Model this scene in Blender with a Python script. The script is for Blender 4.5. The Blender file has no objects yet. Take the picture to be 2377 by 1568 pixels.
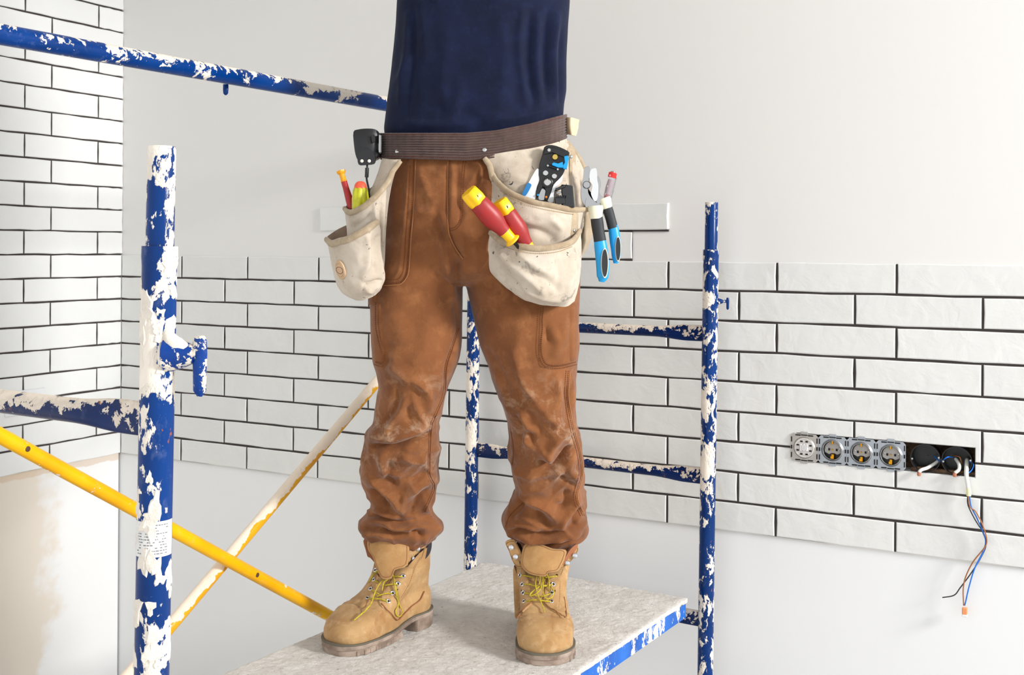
import bpy, math, random
import numpy as np
from mathutils import Vector, Matrix, noise as mnoise
from mathutils.bvhtree import BVHTree

random.seed(7)
rng = np.random.default_rng(7)
scn = bpy.context.scene
COL = scn.collection
H = 1.75                      # camera height
F = 2614.0                    # focal length in pixels of the 2377 wide frame
CX, CY = 1188.5, 579.0        # principal point
RO = 0.0061
CAM = np.array([0, 0, H])
RV = np.array([math.cos(RO), 0, math.sin(RO)])
UV = np.array([-math.sin(RO), 0, math.cos(RO)])

# ---------------------------------------------------------------- camera
cd = bpy.data.cameras.new('camera'); cam = bpy.data.objects.new('camera', cd); COL.objects.link(cam)
cd.sensor_width = 36; cd.sensor_fit = 'HORIZONTAL'; cd.lens = F / 2377 * 36
cd.shift_x = 0; cd.shift_y = -(784 - CY) / 2377
cd.clip_start = 0.05; cd.clip_end = 100
cam.matrix_world = Matrix(((RV[0], UV[0], 0, 0), (0, 0, -1, 0), (RV[2], UV[2], 0, H), (0, 0, 0, 1)))
scn.camera = cam
# ---------------------------------------------------------------- world, lights, exposure
w = bpy.data.worlds.new('daylight'); scn.world = w; w.use_nodes = True
bg = w.node_tree.nodes['Background']; bg.inputs[0].default_value = (0.96, 0.98, 1.0, 1); bg.inputs[1].default_value = 0.92
def area(name, loc, target, sx, sy, power, col):
    ld = bpy.data.lights.new(name, 'AREA'); ld.shape = 'RECTANGLE'; ld.size = sx; ld.size_y = sy; ld.energy = power; ld.color = col
    o = bpy.data.objects.new(name, ld); COL.objects.link(o); o.location = loc
    o.rotation_euler = (Vector(target) - Vector(loc)).to_track_quat('-Z', 'Y').to_euler()
    return o
area('window_daylight', (4.6, -.35, 3.25), (-.3, 3.0, 1.75), .9, .8, 255, (1.0, 0.985, 0.965))
scn.view_settings.view_transform = 'Standard'; scn.view_settings.look = 'None'
scn.view_settings.exposure = 0.43; scn.view_settings.gamma = 1.0; scn.view_settings.use_curve_mapping = False

# ---------------------------------------------------------------- helpers
def P(x, y, Y):
    u = (x - CX) / F; v = -(y - CY) / F
    return CAM + Y * (np.array([0, 1, 0]) + u * RV + v * UV)
def proj(V):
    d = V - CAM; Y = d[:, 1]
    return np.stack([CX + F * (d @ RV) / Y, CY - F * (d @ UV) / Y], 1)
def lin(c):
    return tuple((x / 255 / 12.92) if x / 255 <= 0.04045 else ((x / 255 + 0.055) / 1.055) ** 2.4 for x in c) + (1,)

class MB:
    def __init__(s): s.v = []; s.f = []; s.m = []
    def add(s, v, f, m=0):
        n = len(s.v); s.v += [tuple(map(float, p)) for p in v]; s.f += [tuple(i + n for i in q) for q in f]; s.m += [m] * len(f); return s
    def grid(s, G, cu=False, cv=False, m=0, flip=False):
        G = np.asarray(G, float); a, b = G.shape[:2]; f = []
        for i in range(a if cu else a - 1):
            for j in range(b if cv else b - 1):
                q = (i * b + j, ((i + 1) % a) * b + j, ((i + 1) % a) * b + (j + 1) % b, i * b + (j + 1) % b)
                f.append(q[::-1] if flip else q)
        return s.add(G.reshape(-1, 3), f, m)
    def rings(s, R, m=0, caps=True):          # list of closed rings
        R = [np.asarray(r, float) for r in R]; n = len(R[0]); f = []
        for i in range(len(R) - 1):
            for j in range(n):
                k = (j + 1) % n; f.append((i * n + j, i * n + k, (i + 1) * n + k, (i + 1) * n + j))
        if caps:
            f.append(tuple(range(n))[::-1]); f.append(tuple((len(R) - 1) * n + j for j in range(n)))
        return s.add(np.concatenate(R), f, m)
    def tube(s, pts, r, n=12, m=0, caps=True, flat=1.0, upv=None, smooth=0):
        pts = np.asarray(pts, float)
        if smooth: pts = crom(pts, smooth)
        k = len(pts)
        rr = np.interp(np.linspace(0, 1, k), np.linspace(0, 1, len(r)), r) if hasattr(r, '__len__') else np.full(k, float(r))
        T = np.gradient(pts, axis=0); T /= np.linalg.norm(T, axis=1)[:, None] + 1e-12
        a = np.array([0, 0, 1.]) if upv is None else np.asarray(upv, float)
        if upv is None and abs(T[0] @ a) > .9: a = np.array([1., 0, 0])
        R = []
        for i in range(k):
            a = a - (a @ T[i]) * T[i]; a /= np.linalg.norm(a) + 1e-12
            b = np.cross(T[i], a); th = np.linspace(0, 2 * math.pi, n, endpoint=False)
            R.append(pts[i] + rr[i] * (np.cos(th)[:, None] * a + flat * np.sin(th)[:, None] * b))
        return s.rings(R, m, caps)
    def lathe(s, p0, p1, prof, n=20, m=0, poly=None, flat=1.0):   # prof: (t 0..1, radius)
        p0 = np.asarray(p0, float); p1 = np.asarray(p1, float); d = p1 - p0; T = d / np.linalg.norm(d)
        a = np.array([0, 1., 0]); a = a - (a @ T) * T
        if np.linalg.norm(a) < .05: a = np.array([1., 0, 0]); a = a - (a @ T) * T
        a /= np.linalg.norm(a); b = np.cross(T, a); th = np.linspace(0, 2 * math.pi, n, endpoint=False)
        sc = 1.0 if poly is None else 1 + poly[1] * np.cos(poly[0] * th)[:, None]
        R = [p0 + d * t + r * sc * (np.cos(th)[:, None] * a * flat + np.sin(th)[:, None] * b) for t, r in prof]
        return s.rings(R, m)
    def box(s, o, ax, ay, az, bev=0.0, m=0):  # centre and half vectors
        o = np.asarray(o, float); ax, ay, az = [np.asarray(q, float) for q in (ax, ay, az)]
        L = [np.linalg.norm(q) for q in (ax, ay, az)]; bev = min(bev, min(L) * .49)
        kx, ky, kz = [1 - bev / l for l in L]
        def ring(z, kx_, ky_, b):
            if bev <= 0: return [o + z * az + sx * ax + sy * ay for sx, sy in ((1, 1), (-1, 1), (-1, -1), (1, -1))]
            out = []
            for sx, sy in ((1, 1), (-1, 1), (-1, -1), (1, -1)):
                A = o + z * az + sx * kx_ * ax + sy * b[1] * ay; B = o + z * az + sx * b[0] * ax + sy * ky_ * ay
                out += [A, B] if sx * sy > 0 else [B, A]
            return out
        if bev <= 0: return s.rings([ring(-1, 1, 1, 0), ring(1, 1, 1, 0)], m)
        h = bev * .5; kx2, ky2 = 1 - bev / L[0], 1 - bev / L[1]
        R = [ring(-1, kx2, ky2, (kx2 - bev / L[0] * .6, ky2 - bev / L[1] * .6)), ring(-kz, 1, 1, (kx2, ky2)), ring(kz, 1, 1, (kx2, ky2)), ring(1, kx2, ky2, (kx2 - bev / L[0] * .6, ky2 - bev / L[1] * .6))]
        return s.rings(R, m)
    def prism(s, pts, thick, bev=0.001, m=0, normal=None):   # closed planar-ish 3D outline, extruded away along `normal`*thick
        pts = np.asarray(pts, float); n = len(pts); c = pts.mean(0)
        if normal is None:
            normal = np.zeros(3)
            for i in range(n): normal += np.cross(pts[i] - c, pts[(i + 1) % n] - c)
            normal /= np.linalg.norm(normal)
            if normal[1] < 0: normal = -normal
        nr = np.asarray(normal, float)
        def inset(d):
            out = []
            area_ = sum(np.dot(np.cross(pts[i] - c, pts[(i + 1) % n] - c), nr) for i in range(n)); sg = 1 if area_ > 0 else -1
            for i in range(n):
                e0 = pts[i] - pts[i - 1]; e1 = pts[(i + 1) % n] - pts[i]
                e0 /= np.linalg.norm(e0) + 1e-9; e1 /= np.linalg.norm(e1) + 1e-9
                q = sg * (np.cross(nr, e0) + np.cross(nr, e1)); q /= np.linalg.norm(q) + 1e-9
                out.append(pts[i] + q * d)
            return np.array(out)
        R = [inset(bev), pts + nr * bev, pts + nr * (thick - bev), inset(bev) + nr * thick] if bev > 0 else [pts, pts + nr * thick]
        return s.rings(R, m)
    def disc(s, c, nrm, r, h, n=16, m=0, dome=0.0):
        c = np.asarray(c, float); nrm = np.asarray(nrm, float); nrm = nrm / np.linalg.norm(nrm)
        return s.lathe(c, c + nrm * h, [(0, r), (.6, r), (1, r * .8)] if not dome else [(0, r), (.4, r * .95), (.8, r * .7), (1, r * .3)], n, m)

def crom(p, k):
    p = np.asarray(p, float); n = len(p); out = []
    if n < 3:
        return np.array([p[0] + (p[-1] - p[0]) * t for t in np.linspace(0, 1, k + 1)])
    q = np.concatenate([[2 * p[0] - p[1]], p, [2 * p[-1] - p[-2]]])
    for i in range(n - 1):
        a, b, c, d = q[i:i + 4]
        for j in range(k):
            t = j / k
            out.append(.5 * ((2 * b) + (-a + c) * t + (2 * a - 5 * b + 4 * c - d) * t * t + (-a + 3 * b - 3 * c + d) * t ** 3))
    out.append(p[-1]); return np.array(out)
def croml(p, k):                     # closed
    p = np.asarray(p, float); n = len(p); out = []
    for i in range(n):
        a, b, c, d = p[i - 1], p[i], p[(i + 1) % n], p[(i + 2) % n]
        for j in range(k):
            t = j / k
            out.append(.5 * ((2 * b) + (-a + c) * t + (2 * a - 5 * b + 4 * c - d) * t * t + (-a + 3 * b - 3 * c + d) * t ** 3))
    return np.array(out)
def upgrid(C, ku, kv):
    C = np.asarray(C, float)
    A = np.stack([crom(C[i], kv) for i in range(C.shape[0])], 0)
    return np.stack([crom(A[:, j], ku) for j in range(A.shape[1])], 1)

WO = {}
def world_origin(o):
    return WO.get(o.name, np.zeros(3)) if o else np.zeros(3)
def props(o, label=None, cat=None, group=None, kind=None):
    if label: o['label'] = label
    if cat: o['category'] = cat
    if group: o['group'] = group
    if kind: o['kind'] = kind
    return o
def thing(name, loc, label, cat, group=None):
    o = bpy.data.objects.new(name, None); COL.objects.link(o); o.empty_display_size = .05
    o.location = tuple(map(float, loc)); WO[o.name] = np.array(loc, float)
    return props(o, label, cat, group)
def obj(name, mb, mats, parent=None, label=None, cat=None, group=None, kind=None, angle=40, smooth=True):
    V = np.array(mb.v)
    org = np.array([(V[:, 0].min() + V[:, 0].max()) / 2, (V[:, 1].min() + V[:, 1].max()) / 2, V[:, 2].min()])
    me = bpy.data.meshes.new(name); me.from_pydata([tuple(p) for p in (V - org)], [], mb.f)
    if not isinstance(mats, (list, tuple)): mats = [mats]
    for m_ in mats: me.materials.append(m_)
    if len(mats) > 1: me.polygons.foreach_set('material_index', mb.m)
    if smooth:
        me.shade_smooth()
        try: me.set_sharp_from_angle(angle=math.radians(angle))
        except Exception: pass
    me.update()
    o = bpy.data.objects.new(name, me); COL.objects.link(o)
    if parent: o.parent = parent
    o.location = tuple(org - world_origin(parent)); WO[o.name] = org
    return props(o, label, cat, group, kind)

# ---------------------------------------------------------------- materials
MATS = {}
def nt(name):
    m = bpy.data.materials.new(name); m.use_nodes = True; t = m.node_tree; b = t.nodes['Principled BSDF']; return m, t, b
class N:
    def __init__(s, t): s.t = t; s.co = None
    def new(s, k, **kw):
        n = s.t.nodes.new(k)
        for a, b in kw.items(): setattr(n, a, b)
        return n
    def link(s, a, b): s.t.links.new(a, b)
    def coords(s, scale=(1, 1, 1), rot=(0, 0, 0)):
        c = s.new('ShaderNodeTexCoord'); mp = s.new('ShaderNodeMapping'); mp.inputs['Scale'].default_value = scale; mp.inputs['Rotation'].default_value = rot
        s.link(c.outputs['Object'], mp.inputs[0]); return mp.outputs[0]
    def noise(s, co, sc, det=4, rough=.55, dist=0):
        n = s.new('ShaderNodeTexNoise'); n.inputs['Scale'].default_value = sc; n.inputs['Detail'].default_value = det
        n.inputs['Roughness'].default_value = rough; n.inputs['Distortion'].default_value = dist; s.link(co, n.inputs['Vector']); return n.outputs['Fac']
    def ramp(s, fac, a, b, ca=(0, 0, 0, 1), cb=(1, 1, 1, 1)):
        r = s.new('ShaderNodeValToRGB'); e = r.color_ramp.elements; e[0].position = a; e[1].position = b; e[0].color = ca; e[1].color = cb
        s.link(fac, r.inputs[0]); return r.outputs[0]
    def mix(s, fac, a, b):
        n = s.new('ShaderNodeMix', data_type='RGBA')
        if isinstance(fac, (float, int)): n.inputs[0].default_value = fac
        else: s.link(fac, n.inputs[0])
        for q, v in ((6, a), (7, b)):
            if isinstance(v, tuple): n.inputs[q].default_value = v
            else: s.link(v, n.inputs[q])
        return n.outputs[2]
    def math(s, op, a, b=0.0):
        n = s.new('ShaderNodeMath', operation=op)
        for q, v in ((0, a), (1, b)):
            if isinstance(v, (float, int)): n.inputs[q].default_value = v
            else: s.link(v, n.inputs[q])
        return n.outputs[0]
    def bump(s, h, strength, dist, prev=None):
        n = s.new('ShaderNodeBump'); n.inputs['Strength'].default_value = strength; n.inputs['Distance'].default_value = dist
        s.link(h, n.inputs['Height'])
        if prev: s.link(prev, n.inputs['Normal'])
        return n.outputs[0]
def mat(name, col, rough=.5, metal=0.0, var=0.0, vscale=20, bump=0.0, bscale=60, bdist=.001, col2=None, spec=None, trans=0.0, coat=0.0, stretch=(1, 1, 1), sheen=0.0):
    if name in MATS: return MATS[name]
    m, t, b = nt(name); n = N(t); c = lin(col)
    b.inputs['Base Color'].default_value = c; b.inputs['Roughness'].default_value = rough; b.inputs['Metallic'].default_value = metal
    if spec is not None: b.inputs['Specular IOR Level'].default_value = spec
    if trans: b.inputs['Transmission Weight'].default_value = trans
    if coat: b.inputs['Coat Weight'].default_value = coat
    if sheen: b.inputs['Sheen Weight'].default_value = sheen
    co = n.coords(stretch)
    if col2 is not None or var:
        c2 = lin(col2) if col2 is not None else tuple(x * (1 - var) for x in c[:3]) + (1,)
        f = n.ramp(n.noise(co, vscale, 5, .6), .38, .66)
        n.link(n.mix(f, c, c2), b.inputs['Base Color'])
    if bump:
        n.link(n.bump(n.noise(co, bscale, 6, .6), bump, bdist), b.inputs['Normal'])
    MATS[name] = m; return m

def paint_splatter(name, base, dark, thr=.55, sc=24, up=0.0, plaster=(232, 222, 208), rust=.0, stretch=(1, 1, .55)):
    m, t, b = nt(name); n = N(t); co = n.coords(stretch)
    a = n.noise(co, sc, 7, .62, .4); d = n.noise(co, sc * 4.2, 5, .6, .6)
    h = n.math('ADD', n.math('MULTIPLY', a, .72), n.math('MULTIPLY', d, .28))
    big = n.noise(co, sc * .22, 2, .5); h = n.math('ADD', h, n.math('MULTIPLY', n.math('SUBTRACT', big, .5), .32))
    if up:
        g = n.new('ShaderNodeNewGeometry'); sp = n.new('ShaderNodeSeparateXYZ'); n.link(g.outputs['Normal'], sp.inputs[0])
        h = n.math('ADD', h, n.math('MULTIPLY', sp.outputs['Z'], up))
    f = n.ramp(h, thr, thr + .012)
    bc = n.mix(n.ramp(n.noise(co, 9, 3), .35, .65), lin(base), lin(dark))
    if rust: bc = n.mix(n.ramp(n.noise(co, 60, 4, .6), .70 - rust, .73 - rust), bc, lin((150, 84, 40)))
    # smeared thin wash
    wash = n.math('MULTIPLY', n.ramp(n.noise(co, sc * 1.7, 8, .75, .2), .56, .74), .13)
    bc = n.mix(wash, bc, lin((190, 200, 215)))
    pc = n.mix(n.noise(co, 90, 4), lin(plaster), lin(tuple(min(255, x + 14) for x in plaster)))
    n.link(n.mix(f, bc, pc), b.inputs['Base Color'])
    r = n.math('ADD', n.math('MULTIPLY', f, .5), .25); n.link(r, b.inputs['Roughness']); b.inputs['Specular IOR Level'].default_value = .2
    b1 = n.bump(n.ramp(h, thr - .01, thr + .10), .9, .0022)
    n.link(n.bump(n.noise(co, 160, 4), .25, .0008, b1), b.inputs['Normal'])
    return m
M_BLUE = paint_splatter('blue_painted_steel', (0, 50, 116), (0, 40, 94), .525, 26, rust=.02)
M_BLUE_N = paint_splatter('blue_painted_post', (0, 54, 122), (0, 42, 98), .525, 19, rust=.03)
M_BLUE_U = paint_splatter('blue_painted_rung', (2, 38, 96), (4, 30, 76), .570, 22, up=.13, plaster=(222, 208, 192), rust=.05, stretch=(1, 1, 1))
M_SPIG = paint_splatter('blue_painted_spigot', (0, 54, 122), (0, 42, 98), .475, 27, rust=.04)
M_RAIL = paint_splatter('blue_painted_rail', (0, 58, 130), (0, 46, 108), .515, 24, up=.07, stretch=(.8, .8, .8))
M_YEL = paint_splatter('yellow_painted_steel', (244, 186, 10), (226, 160, 12), .60, 30, plaster=(238, 228, 214), stretch=(.7, .7, .7))
M_YELW = paint_splatter('yellow_steel_under_plaster', (232, 176, 30), (214, 150, 24), .505, 16, up=.20, plaster=(228, 212, 192), stretch=(.5, .5, .5))
M_DECKSIDE = paint_splatter('blue_steel_channel', (26, 104, 196), (14, 80, 165), .525, 26)

def tile_mat(name, c1, c2):
    m, t, b = nt(name); n = N(t); co = n.coords(); oi = n.new('ShaderNodeObjectInfo')
    mp = n.new('ShaderNodeVectorMath', operation='ADD'); n.link(co, mp.inputs[0])
    sc = n.new('ShaderNodeVectorMath', operation='SCALE'); n.link(oi.outputs['Location'], sc.inputs[0]); sc.inputs['Scale'].default_value = 7.0
    n.link(sc.outputs[0], mp.inputs[1]); co = mp.outputs[0]
    c = n.mix(n.noise(co, 14, 3), lin(c1), lin(c2))
    c = n.mix(n.math('MULTIPLY', oi.outputs['Random'], .35), c, lin(tuple(x - 8 for x in c2)))
    n.link(c, b.inputs['Base Color']); b.inputs['Roughness'].default_value = .28; b.inputs['Specular IOR Level'].default_value = .45
    h = n.math('ADD', n.noise(co, 22, 4, .5, .5), n.math('MULTIPLY', n.noise(co, 9, 2), .9))
    n.link(n.bump(h, .34, .0050), b.inputs['Normal']); return m
M_TILE_B = tile_mat('glazed_white_tile', (232, 232, 229), (224, 224, 221))
M_TILE_L = tile_mat('glazed_white_tile_side', (238, 239, 238), (232, 233, 232))
M_GROUT = mat('dark_grout', (66, 60, 58), .9, var=.2, vscale=30, bump=.4, bscale=120)

def wall_mat(name, upper, lower, split, beige=None):
    m, t, b = nt(name); n = N(t); co = n.coords()
    sp = n.new('ShaderNodeSeparateXYZ'); n.link(co, sp.inputs[0])
    f = n.ramp(n.math('ADD', sp.outputs['Z'], 0.0), 0, 1)
    st = n.math('GREATER_THAN', sp.outputs['Z'], split)
    c = n.mix(st, lin(lower), lin(upper))
    c = n.mix(n.math('MULTIPLY', n.noise(co, 2.2, 4), .25), c, lin(tuple(x - 8 for x in upper)))
    if beige:
        wob = n.math('MULTIPLY', n.math('SUBTRACT', n.noise(co, 5, 4, .6), .5), .35)
        e = n.math('ADD', sp.outputs['X'], wob)
        k = n.ramp(e, beige[1], beige[1] + .05)
        low = n.math('LESS_THAN', sp.outputs['Z'], split)
        k2 = n.math('MULTIPLY', n.math('MULTIPLY', k, low), .9)
        c = n.mix(k2, c, lin(beige[0]))
        edge = n.math('MULTIPLY', n.ramp(n.math('ADD', sp.outputs['Z'], n.math('MULTIPLY', n.noise(co, 12, 3), .03)), split - .012, split + .012), low)
        c = n.mix(n.math('MULTIPLY', edge, .6), c, lin((214, 188, 160)))
    n.link(c, b.inputs['Base Color']); b.inputs['Roughness'].default_value = .75
    n.link(n.bump(n.noise(co, 6, 5, .5), .12, .004), b.inputs['Normal']); return m
M_WALL_B = wall_mat('painted_plaster', (231, 229, 226), (236, 237, 237), H - .75)
M_WALL_L = wall_mat('painted_plaster_side', (236, 236, 235), (238, 238, 238), H - .742, ((228, 217, 202), .27))

# ================================================================= THE SETTING
DX, DY = .8797, .4753
CORN = np.array([-1.410, 4.063, 0.0])
def wall_empty(obj_, rotz):
    pass
def local_obj(name, mb, mats, parent, angle=35, **kw):
    me = bpy.data.meshes.new(name); me.from_pydata(mb.v, [], mb.f)
    for q in (mats if isinstance(mats, (list, tuple)) else [mats]): me.materials.append(q)
    me.shade_smooth()
    try: me.set_sharp_from_angle(angle=math.radians(angle))
    except Exception: pass
    o = bpy.data.objects.new(name, me); COL.objects.link(o)
    if parent: o.parent = parent
    return props(o, **kw)
ROTB = math.atan2(-DY, DX)             # local x along the wall to the right, room on -y
ROTL = math.atan2(-DX, -DY)            # local x from the corner towards the camera, room on +y
HX0, HX1, HZ0, HZ1 = 2.440, 2.868, H - .541, H - .470     # chase for the sockets
CEIL = 3.05
def slab_with_hole(x0, x1, z0, z1, yf, yb, hole=None):
    mb = MB()
    xs = sorted({x0, x1} | ({hole[0], hole[1]} if hole else set())); zs = sorted({z0, z1} | ({hole[2], hole[3]} if hole else set()))
    nx, nz = len(xs), len(zs); idx = {}
    V = []
    for k, y in enumerate((yf, yb)):
        for i in range(nx):
            for j in range(nz): idx[(k, i, j)] = len(V); V.append((xs[i], y, zs[j]))
    Fc = []; inside = lambda i, j: hole and xs[i] >= hole[0] - 1e-6 and xs[i + 1] <= hole[1] + 1e-6 and zs[j] >= hole[2] - 1e-6 and zs[j + 1] <= hole[3] + 1e-6
    cell = {(i, j): not inside(i, j) for i in range(nx - 1) for j in range(nz - 1)}
    for (i, j), on in cell.items():
        if not on: continue
        a = [(i, j), (i + 1, j), (i + 1, j + 1), (i, j + 1)]
        Fc.append(tuple(idx[(0, *q)] for q in a)); Fc.append(tuple(idx[(1, *q)] for q in a[::-1]))
        for (p, q), nb in (((a[0], a[1]), (i, j - 1)), ((a[1], a[2]), (i + 1, j)), ((a[2], a[3]), (i, j + 1)), ((a[3], a[0]), (i - 1, j))):
            if not cell.get(nb, False): Fc.append((idx[(0, *q)], idx[(0, *p)], idx[(1, *p)], idx[(1, *q)]))
    return mb.add(V, Fc)
wall_back = local_obj('wall_back', slab_with_hole(-.12, 4.6, 0, CEIL, .007, .16, (HX0, HX1, HZ0, HZ1)), M_WALL_B, None, kind='structure')
wall_back.location = tuple(CORN); wall_back.rotation_euler = (0, 0, ROTB)
wall_left = local_obj('wall_left', slab_with_hole(-.0, 2.6, 0, CEIL, -.007, -.16), M_WALL_L, None, kind='structure')
wall_left.location = tuple(CORN); wall_left.rotation_euler = (0, 0, ROTL)
ex = np.array([DX, -DY, 0]); ey = np.array([DY, DX, 0]); ez = np.array([0, 0, 1.])
def WB(t, z, n=0.0): return CORN + ex * t - ey * n + ez * (H + z)       # n: out into the room
lx = np.array([-DY, -DX, 0]); ly = np.array([DX, -DY, 0])
def WL(s, z, n=0.0): return CORN + lx * s + ly * n + ez * (H + z)

def tile_shape(w_, h_, sg, cut=None, seed=0):
    r = random.Random(seed); nx = 5
    if cut is None:
        o = []
        g = .0027
        def wob(): return r.uniform(-.0013, .0013)
        for i in range(nx + 1): o.append((g + (w_ - 2 * g) * i / nx, g + (abs(wob()) if i in (0, nx) else wob())))
        o.append((w_ - g - abs(wob()), h_ * .5))
        for i in range(nx + 1): o.append((w_ - g - (w_ - 2 * g) * i / nx, h_ - g - (abs(wob()) if i in (0, nx) else -wob())))
        o.append((g + abs(wob()), h_ * .5))
    else: o = cut
    n = len(o); cx = sum(p[0] for p in o) / n; cz = sum(p[1] for p in o) / n
    def ins(d):
        out = []
        for i in range(n):
            a = np.array(o[i - 1]); b = np.array(o[i]); c = np.array(o[(i + 1) % n])
            e0 = (b - a) / np.linalg.norm(b - a); e1 = (c - b) / np.linalg.norm(c - b)
            q = np.array([-e0[1] - e1[1], e0[0] + e1[0]]); q /= np.linalg.norm(q) + 1e-9; out.append(b + q * d)
        return out
    th = .0; mb = MB()
    R = [[(p[0], -sg * (-.0075), p[1]) for p in o], [(p[0], -sg * -.0022, p[1]) for p in o], [(p[0], -sg * (.0), p[1]) for p in ins(.0028)]]
    # sg=+1: room on -y ; depth positive y is into the wall
    mb.rings(R, 0, caps=False); mb.add([], [tuple(2 * n + i for i in range(n))][:0])
    mb.f.append(tuple(2 * n + i for i in range(n)) if sg > 0 else tuple(2 * n + i for i in range(n))[::-1]); mb.m.append(0)
    if sg > 0: pass
    return mb
def tile_mesh(mb, m_):
    me = bpy.data.meshes.new('tile'); me.from_pydata(mb.v, [], mb.f); me.materials.append(m_); me.shade_smooth()
    me.set_sharp_from_angle(angle=math.radians(20)); me.validate(); return me
full = {}
def put_tile(par, me, x, z):
    o = bpy.data.objects.new('tile', me); COL.objects.link(o); o.parent = par; o.location = (x, random.uniform(-.0006, .0006), z)
PX_, PZ_ = .2988, .080
ZT = H - .0272
for sg, m_, key in ((1, M_TILE_B, 'b'), (-1, M_TILE_L, 'l')):
    full[key] = [tile_mesh(tile_shape((PX_ if key == 'b' else .303), PZ_, sg, None, 10 * k + (3 if sg > 0 else 5)), m_) for k in range(5)]
def row(par, key, sg, m_, z, joints, xmax, x0=0.0):
    fw = PX_ if key == 'b' else .303
    xs = [x0] + [j for j in joints if j > x0 + 1e-6 and j < xmax]
    for a, b in zip(xs, xs[1:]):
        if abs((b - a) - fw) < .002: put_tile(par, random.choice(full[key]), a, z)
        else: put_tile(par, tile_mesh(tile_shape(b - a, PZ_, sg, None, random.randrange(9999)), m_), a, z)
NOTCH = []
for k in range(9):
    js = [(.2945 if k % 2 == 0 else .1938) + PX_ * n for n in range(14)]
    z = ZT - PZ_ * (k + 1)
    for a, b in zip([0.0] + js, js):
        if b > 4.3: break
        hit = (b > HX0 and a < HX1) and (z < HZ1 and z + PZ_ > HZ0)
        if not hit:
            if abs(b - a - PX_) < .002: put_tile(wall_back, random.choice(full['b']), a, z)
            else: put_tile(wall_back, tile_mesh(tile_shape(b - a, PZ_, 1, None, k * 31), M_TILE_B), a, z)
        else:
            g = .0027; w_ = b - a; l = max(HX0 - a, g); r_ = min(HX1 - a, w_ - g)
            if z < HZ0 and z + PZ_ > HZ0:         # notch from the top of the lower row
                zc = HZ0 - z; o = [(g, g), (w_ - g, g)]
                o += [(w_ - g, PZ_ - g), (r_, PZ_ - g), (r_, zc)] if r_ < w_ - g - 1e-4 else [(w_ - g, zc)]
                o += [(l, zc), (l, PZ_ - g), (g, PZ_ - g)] if l > g + 1e-4 else [(g, zc)]
            else:
                zc = HZ1 - z; o = [(g, g), (l, g), (l, zc)] if l > g + 1e-4 else [(g, zc)]
                o += [(r_, zc), (r_, g), (w_ - g, g)] if r_ < w_ - g - 1e-4 else [(w_ - g, zc)]
                o += [(w_ - g, PZ_ - g), (g, PZ_ - g)]
            put_tile(wall_back, tile_mesh(tile_shape(w_, PZ_, 1, o), M_TILE_B), a, z)
# two short courses started above the finished field
for a in [.894 + PX_ * i for i in range(4)]: put_tile(wall_back, random.choice(full['b']), a - .0007, ZT + PZ_)
for a in (1.385, 1.6838): put_tile(wall_back, random.choice(full['b']), a, ZT)
gb = slab_with_hole(0, 4.3, ZT - 9 * PZ_ + .003, ZT - .004, .0035, .007, (HX0, HX1, HZ0, HZ1))
local_obj('grout', gb, M_GROUT, wall_back)
g2 = MB()
for (a, b, z0, z1) in ((1.388, 1.980, ZT + .005, ZT + PZ_ + .006), (1.388, 1.980, ZT - .006, ZT + .006), (1.10, 2.086, ZT + PZ_ - .0016, ZT + PZ_ + .006)):
    g2.box(((a + b) / 2, .0052, (z0 + z1) / 2), ((b - a) / 2, 0, 0), (0, .0017, 0), (0, 0, (z1 - z0) / 2))
local_obj('grout', g2, M_GROUT, wall_back)
for k in range(-16, 9):
    z = ZT - PZ_ * (k + 1)
    js = [(.302 if k % 2 == 0 else .105) + .303 * n for n in range(9)]
    row(wall_left, 'l', -1, M_TILE_L, z, js, 2.1, -.0095)
gl = slab_with_hole(0, 1.95, ZT - 9 * PZ_ + .003, ZT + 16 * PZ_, -.0035, -.007)
local_obj('grout', gl, M_GROUT, wall_left)
# the lower wall: a board joint at the far right
tb = MB(); tb.box((3.02 + .6, .0050, (H - .76) / 2 + .0), (.6, 0, 0), (0, .003, 0), (0, 0, (H - .76) / 2), .001)
local_obj('panel', tb, M_WALL_B, wall_back)

fl = MB(); fl.box((0.6, 1.9, -.05), (3.4, 0, 0), (0, 3.2, 0), (0, 0, .05)); obj('floor', fl, mat('concrete_floor', (196, 194, 190), .8, var=.15, vscale=5, bump=.2, bscale=40), kind='structure')
cl = MB(); cl.box((-.6, 1.9, CEIL + .05), (2.4, 0, 0), (0, 3.2, 0), (0, 0, .05)); obj('ceiling', cl, mat('ceiling_paint', (238, 238, 236), .8, bump=.05, bscale=20), kind='structure')

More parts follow.
